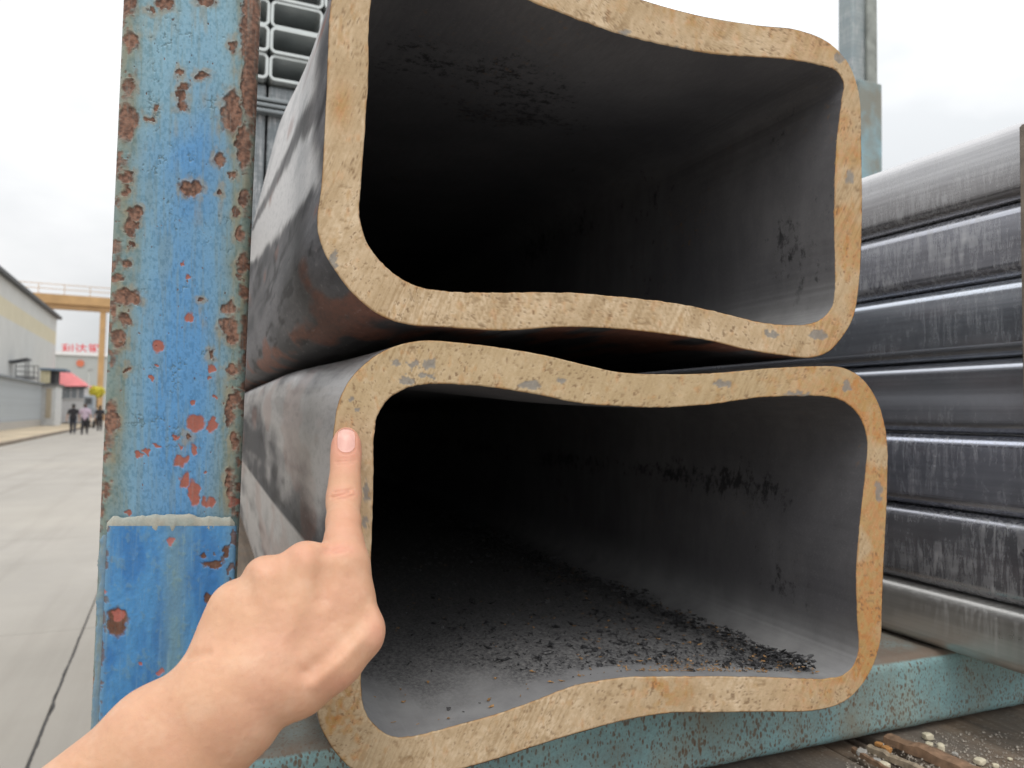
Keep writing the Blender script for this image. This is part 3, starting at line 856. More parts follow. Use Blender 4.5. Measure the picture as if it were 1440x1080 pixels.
    a = ob.data.attributes.new('paint', 'FLOAT_COLOR', 'POINT')
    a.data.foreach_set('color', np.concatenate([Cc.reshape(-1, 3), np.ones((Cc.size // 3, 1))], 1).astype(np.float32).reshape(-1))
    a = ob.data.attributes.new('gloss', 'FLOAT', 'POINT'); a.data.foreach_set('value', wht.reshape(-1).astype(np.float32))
    # attributes: broken dark band, floor paler towards the mouth
    zc = (VI[:, :, 2] - VI[:, :, 2].min()) / (VI[:, :, 2].max() - VI[:, :, 2].min())
    ydd = VI[:, :, 1] - YF
    bnd = np.exp(-((zc - (0.60 if seed == 1 else 0.33)) / 0.085) ** 2) * (sstep(0.05, 0.11, ydd) if seed == 1 else 0.45 * np.exp(-((ydd - 0.06) / 0.04) ** 2))
    if seed == 2: bnd = bnd + 0.9 * np.exp(-((zc - 0.8) / 0.12) ** 2) * np.exp(-((ydd - 0.55) / 0.25) ** 2)
    if seed == 2: bnd = bnd + 0.9 * np.exp(-((VI[:, :, 0] - 0.24) / 0.11) ** 2 - ((ydd - 0.17) / 0.085) ** 2) * (zc > 0.80)
    # litter covers the floor away from the near corner and the mouth
    fpar = np.clip((np.arange(n) - 27 * HP) / (11.0 * HP), -1, 2)[:, None] * np.ones_like(ydd)
    on_floor = ((fpar >= 0.0) & (fpar <= 1.0)) * 1.0
    lit = on_floor * sstep(0.0, 0.06, fpar) * sstep(0.95, 0.6, fpar - 0.5 * sstep(0.02, 0.3, ydd) + 0.5 * (fbm(fpar * 8, ydd * 20, 3, 5) - 0.5)) * sstep(0.012, 0.03, ydd - 0.02 * (fbm(fpar * 30, ydd * 60, 2, 6) - 0.5)) * (1 if seed == 1 else 0)
    flo = sstep(0.25, 0.03, zc) * sstep(1.2, 0.1, VI[:, :, 1] - YF)
    for nm, arr in (('band', bnd), ('floor', flo), ('litter', lit)):
        at = ib.data.attributes.new(nm, 'FLOAT', 'POINT'); at.data.foreach_set('value', arr.reshape(-1).astype(np.float32))
    # the sawn end: ring with eased edges, coloured at half-millimetre detail
    K = 34
    ts = np.concatenate([[0.0], np.linspace(0.022, 0.978, K - 2), [1.0]])
    T_ = ts[None, :, None]
    P3 = lerp(OF[:, None, :], IF[:, None, :], T_); PX = lerp(OP[:, None, :], IP[:, None, :], T_)
    px_, py_ = PX[..., 0], PX[..., 1]; tt = ts[None, :] * np.ones((nf, 1)); e = np.minimum(tt, 1 - tt)
    sd0 = seed * 400
    A1 = fbm(px_ / 42, py_ / 42, 5, sd0 + 1); A2 = fbm(px_ / 13, py_ / 13, 5, sd0 + 11); A3 = fbm(px_ / 4.2, py_ / 5.5, 4, sd0 + 21); A4 = fbm(px_ / 90, py_ / 90, 3, sd0 + 31)
    Cf = lerp(np.array([0.47, 0.345, 0.21]), np.array([0.60, 0.46, 0.305]), sstep(0.30, 0.70, A1 * 0.45 + A2 * 0.25 + A3 * 0.3)[..., None])
    Cf = lerp(Cf, np.array([0.77, 0.64, 0.47]), (sstep(0.5, 0.72, A2 * 0.3 + A1 * 0.3 + 0.4 * A3) * 0.4)[..., None])
    far_ = sstep(1050, 1215, px_)
    if seed == 1:
        top_ = sstep(600, 560, py_)
        Cf = lerp(Cf, np.array([0.44, 0.33, 0.18]), (top_ * 0.45)[..., None])
        amber = far_ * sstep(0.30, 0.55, A1) * 0.85 + np.exp(-((px_ - 930) / 34) ** 2 - ((py_ - 975) / 40) ** 2) * 0.8 * sstep(0.35, 0.5, A2) + np.exp(-((px_ - 1215) / 40) ** 2 - ((py_ - 915) / 50) ** 2) * 0.9
        amber = amber + 0.6 * sstep(520, 500, px_) * sstep(640, 760, py_) * sstep(0.45, 0.6, A2)
        Cf = lerp(Cf, np.array([0.40, 0.32, 0.21]), (sstep(640, 470, px_) * sstep(960, 1040, py_) * 0.6)[..., None])  # browner lower corner: shade of the hand painted into the cut face
    else:
        amber = far_ * sstep(0.32, 0.6, A1) * 0.8 + sstep(60, 20, py_) * sstep(900, 1000, px_) * 0.6 * sstep(0.4, 0.55, A2) + np.exp(-((px_ - 480) / 14) ** 2 - ((py_ - 150) / 30) ** 2) * 0.8
        amber = amber + 0.35 * sstep(0.75, 1.0, 1 - e * 4) * sstep(430, 470, py_)
    amber = np.clip(amber + 0.5 * sstep(0.56, 0.74, A2 * 0.6 + 0.4 * fbm(px_ / 5, py_ / 20, 3, sd0 + 91) + 0.10 * sstep(0.12, 0.0, e)), 0, 1)
    Cf = lerp(Cf, lerp(np.array([0.44, 0.265, 0.10]), np.array([0.47, 0.215, 0.07]), sstep(0.4, 0.6, A3)[..., None]), (amber * 0.92)[..., None])
    # saw lines, leaning slightly
    sawl = fbm((px_ + 0.45 * py_) / 2.0, (py_ - 0.45 * px_) / 60, 3, sd0 + 41)
    Cf = lerp(Cf, Cf * np.array([0.78, 0.74, 0.68]), (sstep(0.52, 0.34, sawl) * (0.35 + 0.5 * sstep(0.48, 0.64, A4)))[..., None])
    # freckles: tiny pits, denser near the bore, and a few joined smears
    clu = sstep(0.46, 0.58, fbm(px_ / 30, py_ / 24, 3, sd0 + 36) + 0.10 * sstep(0.65, 0.95, tt) + 0.06 * sstep(0.3, 0.05, tt))
    frk = sstep(0.66, 0.75, A3) * (0.12 + 0.88 * clu); smr = sstep(0.69, 0.77, fbm(px_ / 9, py_ / 6, 5, sd0 + 51) + 0.10 * (A4 - 0.5))
    frk2 = sstep(0.74, 0.80, fbm(px_ / 2.2, py_ / 3.4, 3, sd0 + 56)) * (0.3 + 0.7 * clu)
    Cf = lerp(Cf, np.array([0.20, 0.125, 0.065]), (np.maximum(frk * 0.8, frk2 * 0.65))[..., None])
    Cf = lerp(Cf, np.array([0.28, 0.185, 0.10]), (smr * 0.6)[..., None])
    # bare grey patches where they sit on the real cut
    wx = (fbm(px_ / 7, py_ / 7, 3, sd0 + 61) - 0.5) * 12; wy = (fbm(px_ / 7, py_ / 7, 3, sd0 + 66) - 0.5) * 12
    gm = np.zeros_like(px_)
    for (cx, cy, rx, ry) in ([(580, 514, 9, 5), (604, 512, 9, 7), (570, 535, 11, 6), (600, 529, 12, 4), (556, 510, 6, 5), (745, 541, 15, 6), (788, 535, 6, 5), (494, 562, 6, 5), (502, 576, 5, 4), (1122, 555, 18, 4), (515, 690, 4, 16), (513, 735, 4, 9), (1236, 690, 6, 14), (1190, 545, 6, 8), (1015, 540, 14, 5)]
                             if seed == 1 else [(470, 365, 5, 12), (1150, 470, 12, 7), (1085, 470, 10, 5), (1195, 250, 5, 9), (1180, 80, 9, 6), (880, 46, 8, 4), (960, 70, 14, 3)]):
        gm = np.maximum(gm, sstep(1.15, 0.85, np.sqrt(((px_ + wx - cx) / rx) ** 2 + ((py_ + wy - cy) / ry) ** 2)))
    Cf = lerp(Cf, lerp(np.array([0.17, 0.17, 0.17]), np.array([0.27, 0.265, 0.25]), A3[..., None]), (gm * 0.8)[..., None])
    rimc = sstep(0.05, 0.0, e) * sstep(0.4, 0.6, fbm(px_ / 16, py_ / 16, 3, sd0 + 71))
    Cf = lerp(Cf, np.array([0.34, 0.185, 0.08]), (rimc * 0.7)[..., None])
    V = np.zeros((nf, K, 3)); V[..., 0] = P3[..., 0]; V[..., 2] = P3[..., 1]
    V[..., 1] = YF + np.where(e < 0.01, 0.0006, -0.0004) + ((A1 - 0.5) * 0.0006 + (frk * 0.00018 + smr * 0.0002 + gm * 0.0002) - (sawl - 0.5) * 0.0003) * (e > 0.01)
    ce = link('cut_end', mesh('cut_end', V.reshape(-1, 3), grid_faces(nf, K, True, flip=True)), CUT, root, True)
    a = ce.data.attributes.new('paint', 'FLOAT_COLOR', 'POINT')
    a.data.foreach_set('color', np.concatenate([Cf.reshape(-1, 3), np.ones((Cf.size // 3, 1))], 1).astype(np.float32).reshape(-1))
    return root, O, I, VI
zt = on_y(590, 479, YF)[2] + 0.002
zb = on_y(1100, 1001, YF)[2]
lowp, LO, LI, LVI = big_pipe(LOW, 1, (zb - 0.004, zt), 'lower rectangular pipe with dented walls and debris inside, touched by the fingertip')
upp, UO, UI, UVI = big_pipe(UPP, 2, (zt + 0.001, zt + 0.278), 'upper rectangular pipe with a sagging top wall, stacked on the lower pipe')

# mill-scale debris on the floor of the lower pipe
FL0, FL1 = 27 * HP, 38 * HP          # floor samples, from the far-side corner to the near-side corner
Yrow = LVI[0, :, 1]
def floor_at(f, y):
    """f 0..1 from far-side wall to near-side wall"""
    i = int(FL0 + f * (FL1 - FL0))
    col = LVI[i]
    return np.array([np.interp(y, Yrow, col[:, 0]), y, np.interp(y, Yrow, col[:, 2])])
def flakes(n, smin, smax, sel, lift=0.0006):
    vs, fs = [], []
    c = 0
    while c < n:
        y = YF + 0.010 + 1.5 * random.random() ** 2.4; f = random.random()
        if random.random() > sel(f, y - YF): continue
        p = floor_at(f, y)
        s = random.uniform(smin, smax) * random.uniform(0.6, 1.0)
        pile = 0.011 * math.exp(-((f - 0.03) / 0.07) ** 2) * random.random() * (0.3 + 1.6 * max(0.0, float(fbm(np.array(y * 24.0), np.array(1.7), 3, 12)) - 0.25))
        nn = random.randint(4, 6); a0_ = random.random() * 6.28
        tl = Vector((random.gauss(0, 0.3), random.gauss(0, 0.3), 1)).normalized()
        q = tl.to_track_quat('Z', 'Y')
        k = len(vs); asp = random.uniform(0.35, 1)
        ctr = Vector(p) + Vector((0, 0, lift + pile + s * 0.12))
        for sgn in (1, -1):
            for j in range(nn):
                a = a0_ + j * 6.283 / nn
                r = s * (0.6 + 0.4 * math.sin(a * 2.3 + a0_ * 5))
                v = q @ Vector((math.cos(a) * r, math.sin(a) * r * asp, sgn * s * 0.07 + (0.12 * s * math.cos(a * 2))))
                vs.append(ctr + v)
        fs.append(tuple(range(k, k + nn))); fs.append(tuple(range(k + 2 * nn - 1, k + nn - 1, -1)))
        for j in range(nn):
            fs.append((k + j, k + nn + j, k + nn + (j + 1) % nn, k + (j + 1) % nn))
        c += 1
    return vs, fs
def dens(f, d):
    # heap along the far corner, thinning to the near wall and to the mouth
    patch = float(fbm(np.array(f * 5.0), np.array(d * 6.0), 3, 4))
    clean = 1.0 if d > 0.006 + 0.03 * patch + 0.30 * max(0, f - 0.5) else 0.03
    return clean * (1.2 * math.exp(-(f / 0.2)) + 0.6 * max(0, 1 - f * 1.0)) * (0.3 + 1.3 * max(0, patch - 0.3))
vs, fs = flakes(9000, 0.0005, 0.0024, dens)
v2_, f2_ = flakes(1500, 0.0025, 0.0070, lambda f, d: dens(f, d) * (0.3 + 1.6 * math.exp(-(f / 0.12))))
fs += [tuple(i + len(vs) for i in q) for q in f2_]; vs += v2_
fm = NB('black_scale_flakes')
fcol = fm.ramp(fm.noise(300, 2), [(0.33, (0.012, 0.012, 0.013)), (0.55, (0.045, 0.045, 0.048)), (0.72, (0.17, 0.165, 0.165))])
fl = link('scale_flakes', mesh('scale_flakes', vs, fs), fm.done(fcol, 0.5, 0.2))
tag(fl, 'black mill scale flakes heaped on the floor inside the lower pipe', 'debris', kind='stuff')
vs, fs = flakes(420, 0.0008, 0.0034, lambda f, d: (0.9 if d < 0.5 else 0.3) * math.exp(-(f / 0.3)))
v2_, f2_ = flakes(160, 0.0008, 0.0030, lambda f, d: math.exp(-((f - 0.30) / 0.08) ** 2 - (d / 0.03) ** 2))
fs += [tuple(i + len(vs) for i in q) for q in f2_]; vs += v2_
fl2 = link('rust_crumbs', mesh('rust_crumbs', vs, fs), simple('rust_crumb', (0.3, 0.17, 0.07), 0.85, 0, 0.4, 200))
tag(fl2, 'ochre rust crumbs scattered among the black flakes in the lower pipe', 'debris', kind='stuff')

# ------------------------------------------------------------------ blue stanchion post
YP = 0.50
CHIPS_B = [(180,6,12,12),(230,6,12,9),(209,14,4,4),(286,2,12,6),(325,64,5,9),(182,58,8,15),(249,101,6,5),(280,105,10,6),(255,122,8,6),(253,148,9,6),(250,136,4,8),(180,122,8,14),
 (216,150,5,5),(209,168,6,4),(324,158,15,28),(178,172,13,26),(306,225,10,10),(267,265,16,11),(177,247,9,8),(177,267,6,7),(307,269,3,5),(324,247,5,5),(189,300,12,8),(342,208,11,32),
 (176,371,6,7),(164,389,9,6),(178,418,17,11),(158,436,5,9),(175,450,9,10),(164,475,9,12),(320,433,10,9),(321,458,15,12),(326,474,10,9),(293,498,4,6),(176,518,4,4),(155,589,11,22),
 (262,615,5,5),(321,577,7,20),(329,559,9,10),(341,370,8,14),(335,389,5,6),(342,411,8,9),(280,423,3,3),(322,680,6,22),(148,644,5,6),(164,873,14,20),(316,775,4,6),(298,791,15,4),(291,840,7,9),(284,778,4,5),
 (352,40,14,60),(352,120,12,50),(184,320,8,14),(182,345,5,6),(330,300,5,7),(336,330,7,10),(325,520,8,7),(330,620,6,12),(148,690,5,9),(343,280,8,16)]
CHIPS_R = [(265,447,6,6),(219,487,9,7),(209,531,4,4),(296,519,4,4),(293,531,3,3),(271,595,13,11),(295,598,7,10),(270,633,6,8),(252,650,9,9),(241,615,4,4),(193,641,4,4),(203,638,4,4),(218,627,4,3),(251,630,3,3),
 (267,567,4,4),(257,676,8,12),(271,696,9,18),(293,707,9,9),(286,665,4,4),(327,707,9,7),(238,758,5,5),(166,862,7,7),(224,940,4,4),(216,513,3,3),(150,831,3,3),(180,722,5,3),(262,390,3,3),(254,369,3,4),(196,930,3,3),(300,560,3,3)]
def paint_layers(PX, PY, sleeve):
    """colour, rust and height maps over the face, from its own millimetre layout"""
    wx = (fbm(PX / 9.0, PY / 9.0, 4, 31) - 0.5) * 14; wy = (fbm(PX / 9.0, PY / 9.0, 4, 57) - 0.5) * 14
    def blobs(lst, soft=1.0, grow=0.0):
        m = np.zeros_like(PX)
        for (cx, cy, rx, ry) in lst:
            b = (np.abs(PX - cx) < rx * 2.2 + 14) & (np.abs(PY - cy) < ry * 2.2 + 14)
            if not b.any(): continue
            d = np.sqrt(((PX[b] + wx[b] - cx) / (rx + grow)) ** 2 + ((PY[b] + wy[b] - cy) / (ry + grow)) ** 2)
            m[b] = np.maximum(m[b], sstep(1.0 + 0.22 * soft, 1.0 - 0.16 * soft, d))
        return m
    rust = blobs(CHIPS_B); red = blobs(CHIPS_R); halo = blobs(CHIPS_B, 6.0, 5.0)
    return rust, red, halo
def post_left(py): return 172 - 0.0452 * py
def post_right(py): return 368 - 0.0418 * py
post = empty('stanchion_post', (on_y(150, 1040, YP)[0], YP, 1.05))
tag(post, 'scraped blue stanchion post with rust chips standing close beside the pipes', 'post', 'stanchion posts')
rows = np.linspace(-25, 1110, 900)
DEPTH = 0.085; RC = 0.007
TLr = []
verts = []; PXs = []; PYs = []; FR_ = []
# profile across: (offset from the left edge as fraction/metres, depth)
prof = [('L', 0.0, DEPTH), ('L', 0.0, DEPTH * 0.5)]
for a in np.linspace(0, 90, 10): prof.append(('L', RC - RC * math.cos(R_(a)), RC - RC * math.sin(R_(a))))
for t in np.linspace(0, 1, 190)[1:-1]: prof.append(('F', t, 0.0))
for a in np.linspace(90, 0, 10): prof.append(('R', RC - RC * math.cos(R_(a)), RC - RC * math.sin(R_(a))))
prof += [('R', 0.0, DEPTH * 0.5), ('R', 0.0, DEPTH)]
npf = len(prof)
V = np.zeros((npf, len(rows), 3)); PX = np.zeros((npf, len(rows))); PY = np.zeros((npf, len(rows)))
for j, py in enumerate(rows):
    A = on_y(post_left(py), py, YP); B = on_y(post_right(py), py, YP)
    wpx = post_right(py) - post_left(py); Wd = np.linalg.norm(B - A); e = (B - A) / Wd
    for i, (k, t, d) in enumerate(prof):
        if k == 'L': q = A + e * t; fx = t / Wd - max(0, d - RC) / Wd
        elif k == 'F': s = RC + (Wd - 2 * RC) * t; q = A + e * s; fx = s / Wd
        else: q = B - e * t; fx = 1 - t / Wd + max(0, d - RC) / Wd
        V[i, j] = q + np.array([0, d, 0]); PX[i, j] = post_left(py) + fx * wpx; PY[i, j] = py
rust, red, halo = paint_layers(PX, PY, False)
U = (PX - post_left(PY)) / 197.0
# rusty, greenish edges
edge = np.maximum(sstep(0.16, 0.0, U), sstep(0.84, 1.0, U))
n1 = fbm(PX / 30, PY / 46, 5, 11); n2 = fbm(PX / 8, PY / 12, 4, 23); n3 = fbm(PX / 5, PY / 90, 4, 44)
small = sstep(0.835, 0.865, fbm(PX / 6.0, PY / 6.0, 3, 77) + 0.09 * edge) * (PY < 735)
rust = np.maximum(rust, small * 0.9)
eru = sstep(0.62, 0.72, n2 * 0.6 + n1 * 0.4 + 0.2 * edge - 0.08) * edge
rust = np.maximum(rust, eru)
blue = np.array([0.10, 0.29, 0.56]); pale = np.array([0.215, 0.375, 0.46]); teal = np.array([0.185, 0.235, 0.205]); deep = np.array([0.04, 0.19, 0.47])
mid = np.exp(-((U - 0.53) / 0.29) ** 2)
yb = np.interp(PY, [0, 150, 220, 330, 480, 620, 735, 1100], [0.1, 0.35, 1.0, 0.7, 0.95, 1.05, 0.75, 0.9])
C = pale[None, None] * np.ones(PX.shape + (1,)) * (1 + 0.16 * sstep(260, 60, PY))[..., None]
C = lerp(C, blue, np.clip(mid * yb * (0.65 + 0.9 * n1), 0, 1)[..., None])
edge_w = np.maximum(sstep(0.27, 0.02, U + 0.12 * (n1 - 0.5)), sstep(0.70, 0.97, U + 0.14 * (n1 - 0.5)))
C = lerp(C, teal, np.clip(edge_w * 0.85 + sstep(0.55, 0.7, n3) * 0.3 + halo * 0.4 * (0.3 + n2), 0, 1)[..., None])
C = lerp(C, C * np.array([0.72, 0.8, 0.82]), sstep(0.52, 0.66, fbm(PX / 3.0, PY / 4.5, 3, 205))[..., None])
C = lerp(C, np.array([0.33, 0.27, 0.19]), (sstep(0.5, 0.75, halo * 0.55 + n2 * 0.5) * (1 - rust) * 0.55)[..., None])
run = sstep(0.45, 0.75, fbm(PX / 7, PY / 40, 4, 91)) * sstep(0.0, 1.0, np.maximum(np.roll(halo, 14, axis=1), np.roll(halo, 26, axis=1))) * 0.4
C = lerp(C, np.array([0.30, 0.25, 0.14]), run[..., None])
crk = sstep(0.035, 0.015, np.abs(fbm(PX / 11, PY / 9, 4, 131) - 0.5)) * sstep(0.62, 0.7, fbm(PX / 26, PY / 26, 3, 151)) * (1 - edge)
crk = crk * sstep(0.66, 0.74, fbm(PX / 26, PY / 26, 3, 151))
C = lerp(C, np.array([0.11, 0.19, 0.22]), (crk * 0.7)[..., None])
rc = lerp(np.array([0.105, 0.05, 0.034]), np.array([0.29, 0.15, 0.10]), sstep(0.25, 0.75, fbm(PX / 4, PY / 4, 5, 61))[..., None])
C = lerp(C, rc, rust[..., None])
C = lerp(C, lerp(np.array([0.42, 0.12, 0.085]), np.array([0.3, 0.1, 0.07]), fbm(PX / 4, PY / 4, 3, 71)[..., None]), (red * (1 - rust * 0.6))[..., None])
rim = np.clip(4 * rust * (1 - rust), 0, 1)
C = lerp(C, np.array([0.10, 0.07, 0.055]), (rim * 0.2)[..., None])
hgt = -0.0006 * rust - 0.0004 * red + 0.0006 * rim * (n2 > 0.45) - 0.0004 * crk + 0.0009 * (n1 - 0.5) + 0.0005 * rust * (fbm(PX / 3, PY / 3, 4, 301) - 0.5)
V[..., 1] -= hgt
def paint_mesh(name, V, C, rust, parent):
    o = link(name, mesh(name, V.reshape(-1, 3), grid_faces(V.shape[0], V.shape[1])), PAINT, parent, True)
    a = o.data.attributes.new('paint', 'FLOAT_COLOR', 'POINT')
    a.data.foreach_set('color', np.concatenate([C.reshape(-1, 3), np.ones((C.size // 3, 1))], 1).astype(np.float32).reshape(-1))
    a = o.data.attributes.new('rust', 'FLOAT', 'POINT'); a.data.foreach_set('value', rust.reshape(-1).astype(np.float32))
    return o
po = paint_mesh('post_tube', V, C, rust, post)

# sleeve plate welded on the lower half
def plate_left(py): return post_left(py) + 13
def plate_right(py): return post_right(py) - 4
rows2 = np.linspace(738, 1110, 330); T2 = 0.005
prof2 = [('L', 0, T2 + 0.001)] + [('L', 0.0022 - 0.0022 * math.cos(R_(a)), 0.0022 - 0.0022 * math.sin(R_(a))) for a in np.linspace(0, 90, 5)]
prof2 += [('F', t, 0) for t in np.linspace(0, 1, 170)[1:-1]]
prof2 += [('R', 0.0022 - 0.0022 * math.cos(R_(a)), 0.0022 - 0.0022 * math.sin(R_(a))) for a in np.linspace(90, 0, 5)] + [('R', 0, T2 + 0.001)]
V2 = np.zeros((len(prof2), len(rows2), 3)); PX2 = np.zeros(V2.shape[:2]); PY2 = np.zeros(V2.shape[:2])
for j, py in enumerate(rows2):
    A = on_y(plate_left(py), py, YP); B = on_y(plate_right(py), py, YP); Wd = np.linalg.norm(B - A); e = (B - A) / Wd
    for i, (k, t, d) in enumerate(prof2):
        s = t if k == 'L' else (0.0022 + (Wd - 0.0044) * t if k == 'F' else Wd - t)
        V2[i, j] = A + e * s + np.array([0, d - T2, 0]); PX2[i, j] = plate_left(py) + s / Wd * (plate_right(py) - plate_left(py)); PY2[i, j] = py
rust2, red2, halo2 = paint_layers(PX2, PY2, True)
m1 = fbm(PX2 / 22, PY2 / 70, 5, 15); m2 = fbm(PX2 / 7, PY2 / 9, 4, 27)
U2 = (PX2 - plate_left(PY2)) / 175
ed2 = np.maximum(sstep(0.07, 0, U2), sstep(0.9, 1, U2))
C2 = deep[None, None] * np.ones(PX2.shape + (1,))
C2 = lerp(C2, np.array([0.10, 0.33, 0.62]), (sstep(0.4, 0.7, m1) * 0.6)[..., None])
strp = np.exp(-((U2 - 0.55) / 0.10) ** 2)
C2 = lerp(C2, np.array([0.17, 0.30, 0.36]), np.clip(strp * 0.75 * (0.4 + m1) + ed2 * 0.5 + sstep(0.6, 0.75, m2) * 0.35, 0, 1)[..., None])
rust2 = np.maximum(rust2, sstep(0.68, 0.76, m2 + 0.15 * ed2) * 0.8 * np.maximum(ed2, sstep(0.75, 0.8, U2) * (PY2 < 860)))
C2 = lerp(C2, lerp(np.array([0.10, 0.045, 0.028]), np.array([0.2, 0.085, 0.05]), fbm(PX2 / 5, PY2 / 5, 4, 63)[..., None]), rust2[..., None])
C2 = lerp(C2, np.array([0.46, 0.14, 0.11]), (red2 * 0.9)[..., None])
V2[..., 1] -= -0.0006 * rust2 - 0.0003 * red2 + 0.0010 * (m1 - 0.5) + 0.0005 * (m2 - 0.5)
paint_mesh('sleeve_plate', V2, C2, rust2, post)
def weld(name, path, r, col_a, col_b, seed, ripple=0.12):
    """an uneven bead along a path of points"""
    path = np.array(path); n = len(path); K = 14
    Vw = np.zeros((K, n, 3)); Cw = np.zeros((K, n, 3))
    L_ = np.concatenate([[0], np.cumsum(np.linalg.norm(np.diff(path, axis=0), axis=1))])
    for j in range(n):
        t = path[min(j + 1, n - 1)] - path[max(j - 1, 0)]; t /= np.linalg.norm(t)
        nrm = np.array([0, -1, 0]); sd_ = np.cross(t, nrm)
        endf = min(1, min(j, n - 1 - j) / 4.0)
        rr = r * (0.35 + 0.65 * endf) * (0.75 + 0.5 * float(fbm(np.array(L_[j] * 130), np.array(seed * 3.0), 3, seed))) * (1 + ripple * math.sin(L_[j] * 2600))
        for i in range(K):
            a = math.pi * i / (K - 1)
            wob = 1 + (0.9 if math.cos(a) > 0 else 0.5) * (float(fbm(np.array(L_[j] * 210), np.array(i * 0.12), 3, seed)) - 0.5)
            Vw[i, j] = path[j] + sd_ * (math.cos(a) * rr * wob) + nrm * (math.sin(a) * rr * 0.36 * wob - 0.0003)
            Cw[i, j] = lerp(col_a, col_b, float(fbm(np.array(L_[j] * 190), np.array(i * 0.5), 4, seed + 3)))
    return paint_mesh(name, Vw[:, :, :], Cw, np.full((K, n), 0.4), post)
weld('weld_bead', [on_y(x, 738 - 0.004 * (x - 240) + 2.0 * math.sin(x * 0.045), YP - 0.003) for x in np.linspace(150, 330, 110)], 0.0052, np.array([0.44, 0.40, 0.32]), np.array([0.31, 0.37, 0.35]), 5, 0.0)
weld('weld_bead', [on_y(plate_left(y) - 3, y, YP - 0.0015) for y in np.linspace(752, 1100, 150)], 0.0026, np.array([0.12, 0.26, 0.42]), np.array([0.26, 0.3, 0.26]), 8, 0.05)

# ------------------------------------------------------------------ cross beam and deck
zbt = on_y(1240, 927, YP)[2]; zbb = on_y(1240, 1037, YP)[2]
zbt = min(zbt, zb - 0.005)
rcb = 0.011; yb0, yb1 = YP, YP + 0.10
prf = [(yb1, zbb), (yb1, zbt - 0.004), (yb1 - 0.004, zbt)]
for y in np.linspace(yb1 - 0.012, yb0 + rcb, 8): prf.append((y, zbt))
for a in np.linspace(90, 0, 9)[1:]: prf.append((yb0 + rcb - rcb * math.cos(R_(a)), zbt - rcb + rcb * math.sin(R_(a))))
for z in np.linspace(zbt - rcb, zbb + rcb, 24)[1:]: prf.append((yb0, z))
for a in np.linspace(0, -90, 9)[1:]: prf.append((yb0 + rcb - rcb * math.cos(R_(a)), zbb + rcb + rcb * math.sin(R_(a))))
prf.append((yb1, zbb + 0.0005))
xs = np.linspace(0.022, 1.65, 260)
Vb = np.zeros((len(xs), len(prf), 3)); Tt = np.zeros(Vb.shape[:2])
for i, x in enumerate(xs):
    for j, (y, z) in enumerate(prf):
        nn = float(fbm(np.array(x * 60.0), np.array(y * 60 + z * 60), 3, 3)) - 0.5
        Vb[i, j] = (x, y + nn * 0.0012, z + nn * 0.0008); Tt[i, j] = 1.0 if z > zbt - 0.004 else 0.0
cb = link('cross_beam', mesh('cross_beam', Vb.reshape(-1, 3), grid_faces(len(xs), len(prf), flip=True)), BEAM, None, True)
a = cb.data.attributes.new('top', 'FLOAT', 'POINT'); a.data.foreach_set('value', Tt.reshape(-1).astype(np.float32))
tag(cb, 'pale teal cross beam speckled with rust under the pipes', 'beam')

ZD = zbb - 0.003
deck = empty('truck_deck', (0.8, 1.6, ZD))
tag(deck, 'dirty timber truck deck under the cross beam', 'truck deck')
xl = [-0.055, 0.11, 0.27, on_z(1195, 1060, ZD)[0], on_z(1225, 1050, ZD)[0] + 0.004, on_z(1262, 1055, ZD)[0], 0.95, 1.12, 1.30, 1.48, 1.66]
for i in range(len(xl) - 1):
    w_ = xl[i + 1] - xl[i]
    if w_ < 0.01: continue
    dz = random.uniform(-0.003, 0.0) if w_ > 0.1 else -0.006
    bm = bmesh.new(); add_box(bm, ((xl[i] + xl[i + 1]) / 2, 3.2, ZD - 0.02 + dz), (w_ - 0.007, 5.9, 0.04), 0, 0.002)
    bm_obj('deck_board', bm, WOOD, deck)
bm = bmesh.new(); add_box(bm, (0.8, 3.2, ZD - 0.12), (1.72, 5.8, 0.14)); bm_obj('deck_frame', bm, simple('deck_frame_steel', (0.05, 0.05, 0.05), 0.7), deck)
TYR = simple('truck_tyre', (0.02, 0.02, 0.02), 0.85)
for y in (2.4, 5.0):
    for sx in (0.12, 1.5):
        bm = bmesh.new(); add_cyl(bm, (sx - 0.12, y, 0.48), (sx + 0.12, y, 0.48), 0.48, None, 24)
        bm_obj('wheel', bm, TYR, deck)

# batten, splinter and chips lying on the deck
def lying(name, p0, p1, w, h, mat, label, cat, seed):
    p0 = np.array(p0); p1 = np.array(p1); n = 40
    d = (p1 - p0); Lg = np.linalg.norm(d); d /= Lg; s = np.array([d[1], -d[0], 0])
    Vv = np.zeros((n, 6, 3))
    for i in range(n):
        t = i / (n - 1); c = p0 + d * Lg * t
        ww = w * (0.5 + 0.9 * float(fbm(np.array(t * 6), np.array(seed * 1.0), 3, seed))); hh = h * (0.6 + 0.8 * float(fbm(np.array(t * 9), np.array(3.3), 3, seed + 2)))
        for j, (a_, b_) in enumerate(((-1, 0), (-0.8, 1), (0.1, 1.1), (0.85, 0.9), (1, 0), (0, -0.05))):
            Vv[i, j] = c + s * a_ * ww / 2 + np.array([0, 0, b_ * hh])
    Vn = Vv.transpose(1, 0, 2)
    f = grid_faces(6, n, True).tolist() + [tuple(j * n for j in range(6)), tuple(j * n + n - 1 for j in range(5, -1, -1))]
    o = link(name, mesh(name, Vn.reshape(-1, 3), f), mat)
    return tag(o, label, cat)
zz = ZD + 0.0005
BRW = simple('raw_brown_wood', (0.23, 0.14, 0.085), 0.85, 0, 0.35, 120, 0.4, 0.001)
PALW = simple('pale_splinter', (0.30, 0.24, 0.17), 0.85, 0, 0.35, 160, 0.4, 0.001)
